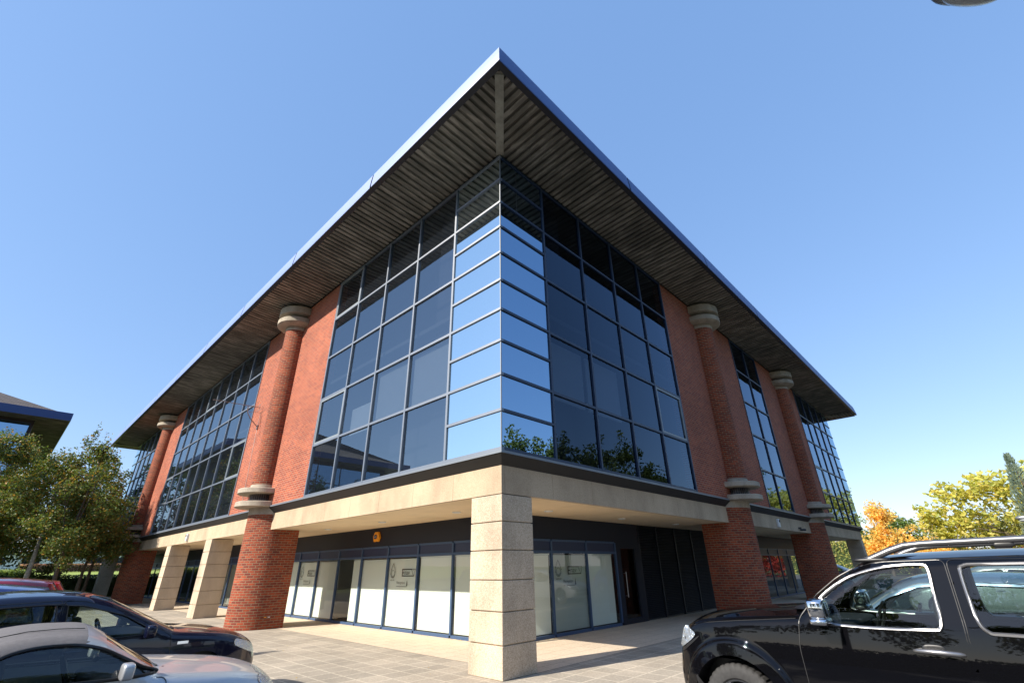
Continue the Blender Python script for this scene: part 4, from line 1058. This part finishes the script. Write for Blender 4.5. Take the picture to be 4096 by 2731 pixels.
# ---------------------------------------------------------------- trees
def clump_tree(name, label, cat, base, clumps, leafmat, nleaf, size, trunk=(.14, 2.2), bark='bark', group=None, limbs=6, droop=.3, seed=1, stems=1, flat=.5, shell=.45):
    """clumps: list of (dx,dy,z,rx,ry,rz)"""
    rd = random.Random(seed); t = root(name, base, label, cat, group)
    b = MB(); bx, by, bz = base
    for s in range(stems):
        a = rd.uniform(0, 6.28); off = .0 if stems == 1 else .18
        cz = [c for c in clumps]; tops = rd.sample(cz, min(limbs, len(cz)))
        p0 = Vector((bx+off*math.cos(a), by+off*math.sin(a), bz)); p1 = Vector((bx+off*2.2*math.cos(a)+rd.uniform(-.1, .1), by+off*2.2*math.sin(a), bz+trunk[1]))
        hz = max(c[2] for c in clumps); p2 = Vector((bx+rd.uniform(-.3, .3), by+rd.uniform(-.3, .3), bz+hz*.9))
        b.tube([p0, (p0+p1)/2+Vector((rd.uniform(-.05, .05), 0, 0)), p1, (p1+p2)/2, p2], [trunk[0], trunk[0]*.85, trunk[0]*.7, trunk[0]*.4, .02], 8)
        for c in tops:
            q = Vector((bx+c[0], by+c[1], bz+c[2])); k = rd.uniform(.0, .45); st = p1.lerp(p2, k); mid = st.lerp(q, .5)+Vector((0, 0, rd.uniform(-.1, .35)))
            b.tube([st, mid, q], [trunk[0]*.42*(1-k), trunk[0]*.25*(1-k), .012], 6)
            for _ in range(4):
                e = q+Vector((rd.uniform(-1, 1)*c[3], rd.uniform(-1, 1)*c[4], rd.uniform(-.6, 1)*c[5]))*.8; b.tube([mid.lerp(q, rd.uniform(.2, .9)), (q+e)/2+Vector((0, 0, .05)), e], [.022, .014, .005], 4)
    b.build('trunk', M[bark], t, smooth=60, uvmode=None)
    b = MB(); vol = [c[3]*c[4]*c[5] for c in clumps]; tv = sum(v**.75 for v in vol)
    for c, v in zip(clumps, vol):
        n = int(nleaf*v**.75/tv)
        subs = [(rd.gauss(0, .45), rd.gauss(0, .45), rd.gauss(0, .45), rd.uniform(.25, .5)) for _ in range(10)]
        for _ in range(n):
            if rd.random() < .62:
                s = rd.choice(subs); d = Vector((rd.gauss(0, 1), rd.gauss(0, 1), rd.gauss(0, 1))).normalized()*s[3]*rd.random()**.4; u = Vector(s[:3])+d
            else: u = Vector((rd.gauss(0, 1), rd.gauss(0, 1), rd.gauss(0, 1))).normalized()*(shell+(1.08-shell)*rd.random()**.7)
            p = Vector((bx+c[0]+u.x*c[3], by+c[1]+u.y*c[4], bz+c[2]+u.z*c[5]))
            s = size*rd.uniform(.6, 1.25); ax = Vector((rd.gauss(0, 1), rd.gauss(0, 1), rd.gauss(0, flat)-droop)).normalized(); q = ax.cross(Vector((rd.gauss(0, 1), rd.gauss(0, 1), rd.gauss(0, 1)))).normalized(); nn = ax.cross(q)
            b.mesh([p-ax*s*.6, p+q*s*.36+nn*s*.08, p+ax*s*.6, p-q*s*.36+nn*s*.08], [(0, 1, 2), (0, 2, 3)])
    b.build('crown', leafmat, t, uvmode=None, recalc=False); return t
def rclumps(rd, n, R_, z0, z1, r, taper=.6):
    out = []
    for k in range(n):
        f = rd.random(); z = z0+(z1-z0)*f; rad = R_*(1-taper*abs(f-.35)/.65)*math.sqrt(rd.random()); a = rd.uniform(0, 6.28)
        q = r*rd.uniform(.7, 1.2)*(1-.35*f); out.append((rad*math.cos(a), rad*math.sin(a), z, q, q, q*.85))
    out.append((0, 0, z1-.1, r*.55, r*.55, r*.8)); return out
M['lf_birch'] = leaf_mat('birch_leaf', [(.10, .15, .035), (.14, .20, .05), (.20, .26, .075), (.09, .13, .03), (.42, .22, .04), (.15, .21, .055), (.11, .16, .045)])
M['lf_light'] = leaf_mat('light_leaf', [(.22, .30, .07), (.28, .36, .09), (.33, .38, .11)])
M['lf_dark'] = leaf_mat('dark_leaf', [(.030, .055, .014), (.045, .075, .018), (.06, .09, .025)])
M['lf_green'] = leaf_mat('green_leaf', [(.10, .18, .045), (.13, .20, .05), (.18, .25, .06), (.28, .32, .08)])
M['lf_yellow'] = leaf_mat('yellow_leaf', [(.62, .58, .13), (.72, .66, .18), (.55, .55, .13), (.38, .42, .10), (.75, .62, .2)], .5)
M['lf_olive'] = leaf_mat('olive_leaf', [(.34, .36, .10), (.44, .42, .13), (.27, .31, .09), (.48, .38, .14)])
M['lf_orange'] = leaf_mat('orange_leaf', [(.85, .56, .15), (.90, .66, .22), (.80, .48, .12), (.85, .70, .26)], .5)
M['lf_conifer'] = leaf_mat('conifer_leaf', [(.20, .27, .22), (.27, .34, .28), (.16, .22, .18)], .2)
M['lf_red'] = leaf_mat('red_leaf', [(.50, .04, .04), (.60, .10, .08), (.35, .03, .03)])
M['lf_opp'] = leaf_mat('opposite_leaf', [(.10, .13, .03), (.15, .18, .045), (.19, .21, .06), (.07, .10, .025)])
rd = random.Random(11)
G1 = 'birch trees in front of the neighbouring office'
clump_tree('birch_tree', 'leftmost birch tree cut by the left edge, in front of the grey roofed office', 'tree', (-7.9, 32.6, 0), rclumps(rd, 15, 2.5, 3.2, 8.3, 1.35), M['lf_birch'], 19000, .12, (.13, 2.4), 'bark_pale', G1, seed=2, shell=.3)
clump_tree('birch_tree', 'birch with a pale leaning trunk, second from the left', 'tree', (-4.5, 33.4, 0), rclumps(rd, 15, 2.5, 3.0, 8.0, 1.3, .5), M['lf_birch'], 19000, .12, (.15, 2.4), 'bark_pale', G1, seed=3, shell=.3)
clump_tree('birch_tree', 'tallest birch with thin twiggy top and dark trunk, in the middle of the group', 'tree', (-3.5, 31.0, 0), rclumps(rd, 15, 2.0, 3.0, 8.4, 1.1, .75)+[(-.8, 0, 8.9, .35, .35, .6), (-.6, 0, 9.4, .2, .2, .5)], M['lf_birch'], 17000, .115, (.13, 2.2), 'bark', G1, seed=4, shell=.3)
clump_tree('birch_tree', 'several stemmed birch nearest the far end of the brick office', 'tree', (-2.0, 33.6, 0), rclumps(rd, 13, 1.75, 2.8, 6.3, 1.15), M['lf_birch'], 16000, .115, (.10, 2.0), 'bark', G1, seed=5, stems=3, shell=.3)
clump_tree('birch_tree', 'broad birch filling the gap between the leftmost birch and the pale trunked one', 'tree', (-6.3, 35.0, 0), rclumps(rd, 15, 2.6, 2.8, 8.2, 1.4, .6), M['lf_birch'], 18000, .125, (.14, 2.3), 'bark', G1, seed=9, shell=.3)
clump_tree('lime_tree', 'pale green tree rising behind the birches beside the far eaves', 'tree', (-2.2, 46.5, 0), rclumps(rd, 14, 2.4, 4.0, 10.6, 1.4), M['lf_light'], 9000, .19, (.18, 3), 'bark', seed=6)
clump_tree('birch_tree', 'dark birch low behind the others, filling the gap under their crowns', 'tree', (-5.8, 38.5, 0), rclumps(rd, 14, 3.4, 3.2, 7.0, 1.6), M['lf_dark'], 9000, .18, (.14, 2.4), 'bark', G1, seed=7)
clump_tree('dark_bush', 'rounded black green bush behind the parked cars on the left', 'bush', (-4.15, 36.5, 0), [(0, 0, 1.1, 1.0, .9, 1.15), (.9, 0, 1.3, .8, .7, 1.2)], M['lf_dark'], 5000, .10, (.06, .5), seed=8)
def hedge(name, label, x0, y0, x1, y1, h, w, mat, n, size, z0=0):
    t = root(name, ((x0+x1)/2, (y0+y1)/2, z0), label, 'hedge'); b = MB(); rd = random.Random(n)
    d = Vector((x1-x0, y1-y0, 0)); L_ = d.length; d.normalize(); q = Vector((-d.y, d.x, 0))
    c = MB(); P = [Vector((x0, y0, z0))-q*w*.38, Vector((x1, y1, z0))-q*w*.38, Vector((x1, y1, z0))+q*w*.38, Vector((x0, y0, z0))+q*w*.38]
    up = Vector((0, 0, h*.9)); vs = P+[p+up for p in P]; c.mesh(vs, [(0,1,5,4),(1,2,6,5),(2,3,7,6),(3,0,4,7),(4,5,6,7)]); c.build('branches', M['lf_dark'] if mat is not M['lf_red'] else M['bark'], t, uvmode=None)
    for _ in range(n):
        k = rd.random(); a = rd.uniform(-w/2, w/2); z = rd.uniform(0, h)
        if rd.random() < .5: z = h*rd.uniform(.85, 1.06)
        else: a = math.copysign(w/2*rd.uniform(.75, 1.05), a)
        p = Vector((x0, y0, z0))+d*L_*k+q*a+Vector((0, 0, z)); s = size*rd.uniform(.6, 1.2); ax = Vector((rd.gauss(0, 1), rd.gauss(0, 1), rd.gauss(0, 1))).normalized(); r2 = ax.orthogonal().normalized(); nn = ax.cross(r2)
        b.mesh([p-ax*s*.6, p+r2*s*.4, p+ax*s*.6, p-r2*s*.4+nn*s*.1], [(0, 1, 2), (0, 2, 3)])
    b.build('foliage', mat, t, uvmode=None, recalc=False); return t
hedge('clipped_hedge', 'long dark clipped hedge behind the row of cars on the left', -16, 48.6, 10, 49.4, 1.55, 1.0, M['lf_dark'], 16000, .11)
hedge('garden_hedge', 'yellow green hedge beyond the lawn on the far left', -16, 66, -2.6, 66, 1.75, 2.0, M['lf_light'], 9000, .17, .35)
hedge('heather_hedge', 'pinkish hedge along the far side of the lawn', -3, 92, 16, 95, .95, 2.0, leaf_mat('pink_leaf', [(.34, .16, .12), (.28, .20, .10), (.40, .22, .17)]), 7000, .22, 2.05)
wb = root('white_building', (2, 125, 2.6), 'low white building far behind the lawn, seen under the birch crowns', 'building')
b = MB(); b.box((-40, 120, 2.4), (26, 132, 5.2)); b.build('wall', simple('white_cladding', (.62, .66, .68), .6), wb)
for k in range(14):
    b = MB(); b.box((-38+k*4.5, 119.9, 3.4), (-35.6+k*4.5, 119.98, 4.5)); b.build('window', M['navy'], wb)
b = MB(); b.box((-40.6, 119.4, 5.2), (26.6, 132.6, 5.5)); b.build('roof', M['lamp_grey'], wb)

hedge('autumn_hedge', 'yellow green hedge seen through the arcade at the far right end', 82, 2, 86, 34, 4.6, 2.4, M['lf_olive'], 12000, .26)
def far(base, cl, k):
    return (-6.43+(base[0]+6.43)*k, -6.455+(base[1]+6.455)*k, 0), [(c[0]*k, c[1]*k, 1.71+(c[2]+base[2]-1.71)*k, c[3]*k, c[4]*k, c[5]*k) for c in cl]
G2 = 'autumn trees beyond the car park on the right'
clump_tree('maple_tree', 'large bright yellow leaved maple behind the roof of the black four by four', 'tree', *far((24.5, -8.7, .35), [(-.2, 3.9, 3.0, 1.1, .8, .7), (0, 3.0, 3.9, 1.1, 1.0, .7), (.5, 1.6, 4.3, 1.2, 1.1, .75), (0, 0, 4.55, 1.3, 1.3, .7), (0, -1.6, 4.15, 1.2, 1.2, .8), (.4, 2.6, 2.9, 1.3, 1.2, .8), (1, .4, 3.6, 1.5, 1.4, .9), (0, -2.4, 3.8, 1.3, 1.3, .9), (0, 3.6, 2.2, .9, .8, .5), (0, -3.6, 3.7, 1.3, 1.3, 1.0), (.3, -1, 2.9, 1.4, 1.4, .8)], 2.2), M['lf_yellow'], 9000, 0.418, (.16, 1.6), 'bark', G2, seed=12, limbs=9, shell=.2)
clump_tree('olive_tree', 'round olive green tree in front of the yellow maple at the right edge', 'tree', *far((20.5, -7.4, 0), [(0, 0, 2.5, 1.5, 1.6, 1.05), (0, 1.1, 2.0, 1.0, .9, .9), (0, -1.2, 2.2, 1.1, 1.0, 1.0), (0, .5, 3.0, .9, .9, .55)], 2.7), M['lf_olive'], 9000, 0.23, (.10, .9), 'bark', G2, seed=13, limbs=4)
clump_tree('maple_tree', 'yellow maple at the far end of the car park, mirrored in the far right window', 'tree', (84, -11, 0), rclumps(random.Random(9), 14, 4.0, 2.0, 7.2, 2.0), M['lf_yellow'], 9000, .34, (.25, 2.0), 'bark', G2, seed=22)
clump_tree('orange_tree', 'golden orange tree touching the far end of the brick office', 'tree', (70, 3.4, -.4), [tuple(v*1.45 for v in c) for c in rclumps(random.Random(4), 12, 1.6, 1.6, 5.4, 1.15)+[(0, -1.6, 1.7, 1.3, 1.2, .8), (0, .9, 2.4, 1.2, 1.0, 1.3), (0, -2.6, 1.3, 1.0, 1.0, .6)]], M['lf_orange'], 9000, .25, (.2, 2.0), 'bark', G2, seed=14)
clump_tree('green_tree', 'dark green rounded tree behind the golden orange tree', 'tree', (78, 2.5, -.4), [tuple(v*1.38 for v in c) for c in rclumps(random.Random(6), 12, 1.9, 2.0, 5.3, 1.2, .5)+[(0, 1.7, 3.2, 1.1, 1.1, 1.2)]], M['lf_green'], 8000, .25, (.16, 1.8), 'bark', G2, seed=15)
clump_tree('thin_tree', 'sparse pale green treetop just right of the far glazed corner', 'tree', (76, 6.6, -.4), [tuple(v*1.4 for v in c) for c in rclumps(random.Random(8), 9, 1.3, 3.5, 8.2, .95, .8)], M['lf_light'], 2600, .24, (.12, 2.5), 'bark', G2, seed=16, shell=.2)
clump_tree('distant_tree', 'small distant dark green tree left of the yellow maple', 'tree', (92, .2, 0), [(0, 0, 3.6, 2.6, 2.6, 2.2), (0, -2, 3.0, 2, 2, 1.8), (0, 2.2, 3.0, 2, 2, 1.7)], M['lf_green'], 5000, .30, (.2, 1.8), 'bark', G2, seed=17)
clump_tree('rust_tree', 'small rusty orange bush at the left foot of the yellow maple', 'bush', *far((29, -4.0, 0), [(0, 0, 1.9, .9, .8, 1.15), (0, -.9, 1.6, .9, .9, .9)], 2.2), M['lf_orange'], 4000, 0.24, (.08, .8), 'bark', seed=18)
clump_tree('red_shrub', 'scarlet shrub glimpsed through the roof rails of the black four by four', 'bush', *far((24.5, -7.6, 0), [(0, 0, 1.55, 1.0, 1.1, .65), (0, -1.2, 1.6, 1.0, 1.2, .65)], 2.3), M['lf_red'], 5000, 0.2, (.06, .5), 'bark', seed=19)
# conifer
t = root('conifer_tree', (33, -8.7, 0), 'blue grey conifer rising above the yellow maple at the right edge', 'tree', G2); rd = random.Random(21)
b = MB(); b.tube([(33, -8.7, 0), (33, -8.7, 7.1)], [.16, .02], 8); b.tube([(33, -9.0, 2), (33.1, -9.5, 6.6)], [.08, .015], 6); b.build('trunk', M['bark'], t, uvmode=None)
b = MB()
for k in range(9000):
    f = rd.random(); zz = 1.5+5.9*f; cx = rd.choice([(-8.6, .97), (-9.4, .92), (-10.2, .85)]); zz *= cx[1]; r_ = (1.3*(1-f)**.8+.10)*math.sqrt(rd.random()); a = rd.uniform(0, 6.28)
    p = Vector((33+r_*math.cos(a), cx[0]+r_*math.sin(a)*.8, zz)); s = .17; ax = Vector((math.cos(a)*.5, math.sin(a)*.5, .8+rd.gauss(0, .3))).normalized(); q = ax.orthogonal().normalized()
    b.mesh([p-ax*s*.5, p+q*s*.16, p+ax*s*.6, p-q*s*.16], [(0, 1, 2), (0, 2, 3)])
b.build('crown', M['lf_conifer'], t, uvmode=None, recalc=False)

# trees across the car park, seen mirrored in the shaded facade
G3 = 'tall green trees across the car park, mirrored in the glass'
rd = random.Random(33)
src = clump_tree('plane_tree', 'tall green tree across the car park, mirrored in the corner glazing', 'tree', (33, -31, 0), rclumps(rd, 24, 4.9, 5.0, 15.0, 2.5, .5), M['lf_opp'], 15000, .34, (.35, 4), 'bark', G3, seed=34, limbs=12)
for i, (x, y, s, lb) in enumerate([(24.5, -33, .93, 'green tree left of the tallest one across the car park, mirrored in the corner glazing'), (41.5, -31.5, 1.04, 'green tree mirrored in the dark panes beside the corner strip'), (49, -31, 1.06, 'broad green tree mirrored in the second dark pane of the shaded side'), (56, -30, 1.15, 'green tree mirrored low in the third dark pane of the shaded side'), (63, -32, .88, 'small treetop mirrored low in the fourth dark pane of the shaded side'), (114, -33, 1.5, 'tree mirrored in the narrow shaded window between the two brick columns'), (123, -30, 1.0, 'low tree mirrored beside the narrow shaded window frame'), (15, -33, .8, 'green tree across the car park, nearest the camera side')]):
    c = copy_tree(src); c.location = (x, y, 0); c.scale = (s, s, s); c.rotation_euler.z = i*1.3; c['label'] = lb

G4 = 'trees behind the camera, mirrored in the car bodies'
for i, (x, y, s, lb) in enumerate([(-31, -27, .55, 'tree mirrored in the rear door of the black four by four'), (-33, -17, .6, 'tree mirrored beside the handle of the black four by four'), (-31, -8, .5, 'tree mirrored in the front door of the black four by four'), (-33, 2, .58, 'tree mirrored in the front wing of the black four by four'), (-36, 12, .5, 'small tree mirrored in the bumper corner of the black four by four'), (-14, -32, .7, 'tree mirrored in the side of the silver convertible'), (-3, -34, .75, 'tree mirrored in the bonnet side of the silver convertible'), (6, -33, .7, 'tree mirrored in the dark hatchback')]):
    c = copy_tree(src); c.location = (x, y, 0); c.scale = (s*1.5, s*1.5, s*1.85); c.rotation_euler.z = 1+i*1.7; c['label'] = lb; c['group'] = G4
hedge('boundary_hedge', 'long dark boundary hedge mirrored low in the doors of the black four by four', -28, -34, -28, 18, 2.0, 1.6, M['lf_dark'], 9000, .22)

# ---------------------------------------------------------------- neighbouring office
nb = root('neighbour_office', (-14, 52, 0), 'neighbouring office with grey slate roof and deep blue eaves at the left edge', 'building')
nx0, nx1, ny0, ny1 = -22.8, -7.1, 42.0, 60.0
b = MB(); b.box((nx0, ny0, 0), (nx1, ny1, 12.0)); b.build('wall', simple('dark_cladding', (.035, .032, .035), .6), nb)
b = MB(); b.box((nx0-1.8, ny0-1.8, 11.98), (nx1+1.8, ny1+1.8, 12.05)); b.build('soffit', M['soffit_l'], nb)
b = MB(); e = .03
for (x0, x1, y0, y1) in ((nx0-1.85, nx1+1.85, ny0-1.85, ny0-1.80), (nx0-1.85, nx1+1.85, ny1+1.80, ny1+1.85), (nx0-1.85, nx0-1.80, ny0-1.80, ny1+1.80), (nx1+1.80, nx1+1.85, ny0-1.80, ny1+1.80)): b.box((x0, y0, 11.93), (x1, y1, 12.5))
b.build('fascia', simple('royal_blue_fascia', (.02, .05, .17), .4), nb)
b = MB(); ex0, ex1, ey0, ey1 = nx0-1.5, nx1+1.3, ny0-1.5, ny1+1.5; c0, c1 = (-16.5, 49.5, 16.9), (-14, 52, 16.9)
A = [(ex0, ey0, 12.5), (ex1, ey0, 12.5), (ex1, ey1, 12.5), (ex0, ey1, 12.5)]; b.face([A[0], A[1], c1, c0]); b.face([A[1], A[2], c1]); b.face([A[2], A[3], c0, c1]); b.face([A[3], A[0], c0]); b.build('roof', M['roof_tile'], nb)
for k in range(6):
    for j in range(4):
        x0 = nx0+.6+k*2.5; z0 = 4.0+j*1.95
        if x0+2.4 > nx1-.15: continue
        fr = MB(); fr.box((x0-.05, ny0-.07, z0-.05), (x0, ny0, z0+1.9)); fr.box((x0+2.4, ny0-.07, z0-.05), (x0+2.45, ny0, z0+1.9)); fr.box((x0, ny0-.07, z0-.05), (x0+2.4, ny0, z0)); fr.box((x0, ny0-.07, z0+1.85), (x0+2.4, ny0, z0+1.9))
        w = fr.build('window', M['frame_shade'], nb); gl = MB(); gl.face([(x0, ny0-.03, z0), (x0+2.4, ny0-.03, z0), (x0+2.4, ny0-.03, z0+1.85), (x0, ny0-.03, z0+1.85)]); gl.build('pane', M['g_mirror_r'], w, uvmode=None, recalc=False)

# ---------------------------------------------------------------- lamp posts
def lamp(name, label, px, py, H_, hx, hy, s=1.0):
    t = root(name, (px, py, 0), label, 'street lamp')
    b = MB(); b.lathe([(.12*s, 0), (.12*s, .9), (.075*s, 1.0), (.05*s, H_-.2), (.05*s, H_)], (px, py, 0), 16); b.build('post', M['lamp_grey'], t, smooth=40)
    d = Vector((hx-px, hy-py, 0)); L_ = d.length; d.normalize(); q = Vector((-d.y, d.x, 0))
    b = MB(); b.tube([Vector((px, py, H_-.05)), Vector((px, py, H_))+d*L_*.3+Vector((0, 0, .22)), Vector((hx, hy, H_+.16))-d*.45*s], [.045*s, .04*s, .035*s], 10); b.build('arm', M['lamp_grey'], t, smooth=40)
    fn = lambda x, y, z: tuple(Vector((hx, hy, H_+.05))+d*x+q*y+Vector((0, 0, z)))
    b = MB(); b.rbox((0, 0, .10), (.46*s, .19*s, .10*s), .7, 14, fn=fn); hd = b.build('head', M['lamp_grey'], t, smooth=60)
    b = MB(); b.rbox((-.02, 0, .04), (.40*s, .17*s, .13*s), .9, 14, fn=fn); b.build('bowl', M['lamp_bowl'], hd, smooth=60); return t
lamp('street_lamp', 'grey street lamp head at the top right corner against the sky', 1.15, -9.75, 7.90, -.13, -8.42)
lamp('street_lamp', 'grey lamp head in the yellow leaves at the right edge', 22, -9.8, 3.0, 22, -7.75, .8)

lamp('street_lamp', 'lamp post left of the frame whose thin shadow crosses the paving', -12.2, 9.3, 7.6, -13.2, 9.3)

# ---------------------------------------------------------------- sky, sun, camera
SUN = Vector((1, -.235, -.677)).normalized()
el = math.asin(-SUN.z); az = math.atan2(-SUN.x, -SUN.y)
w = bpy.data.worlds.new('World'); scene.world = w; w.use_nodes = True; nt = w.node_tree
sky = nt.nodes.new('ShaderNodeTexSky'); sky.sky_type = 'NISHITA'; sky.sun_disc = False; sky.sun_elevation = el; sky.sun_rotation = az
sky.air_density = 1.0; sky.dust_density = .4; sky.ozone_density = 1.3; sky.altitude = 50
bg = nt.nodes['Background']; k1 = mixc(nt, 1.0, sky.outputs[0], (.60, .54, .47), 'MULTIPLY'); k2 = mixc(nt, 1.0, k1, (.70, 1.42, 2.95), 'ADD'); nt.links.new(k2, bg.inputs['Color']); bg.inputs['Strength'].default_value = .12
sl = bpy.data.lights.new('sun', 'SUN'); sl.energy = 5.0; sl.angle = R(.53); sl.color = (1.0, .93, .82)
so = bpy.data.objects.new('sun', sl); COL.objects.link(so); so.rotation_euler = SUN.to_track_quat('-Z', 'Y').to_euler(); so.location = (-20, 5, 20)
cam = bpy.data.cameras.new('camera'); co = bpy.data.objects.new('camera', cam); COL.objects.link(co); scene.camera = co
yaw, pitch, roll = R(43.5655), R(26.1421), R(-.9875)
fw = Vector((math.cos(yaw)*math.cos(pitch), math.sin(yaw)*math.cos(pitch), math.sin(pitch))); rt = Vector((math.sin(yaw), -math.cos(yaw), 0)); up = rt.cross(fw)
r2 = rt*math.cos(roll)+up*math.sin(roll); u2 = -rt*math.sin(roll)+up*math.cos(roll)
mw = Matrix((( r2.x, u2.x, -fw.x, -6.4288), (r2.y, u2.y, -fw.y, -6.4554), (r2.z, u2.z, -fw.z, 1.7099), (0, 0, 0, 1))); co.matrix_world = mw
cam.sensor_width = 36; cam.lens = 1831.7464/4096*36; cam.clip_start = .05; cam.clip_end = 3000
vs = scene.view_settings; vs.view_transform = 'Standard'; vs.look = 'None'; vs.exposure = .75; vs.gamma = 1; vs.use_curve_mapping = False
scene.cycles.max_bounces = 8; scene.cycles.transparent_max_bounces = 24; scene.cycles.use_denoising = True
for o in bpy.data.objects:
    for k in ('_w', '_hw'):
        if k in o: del o[k]
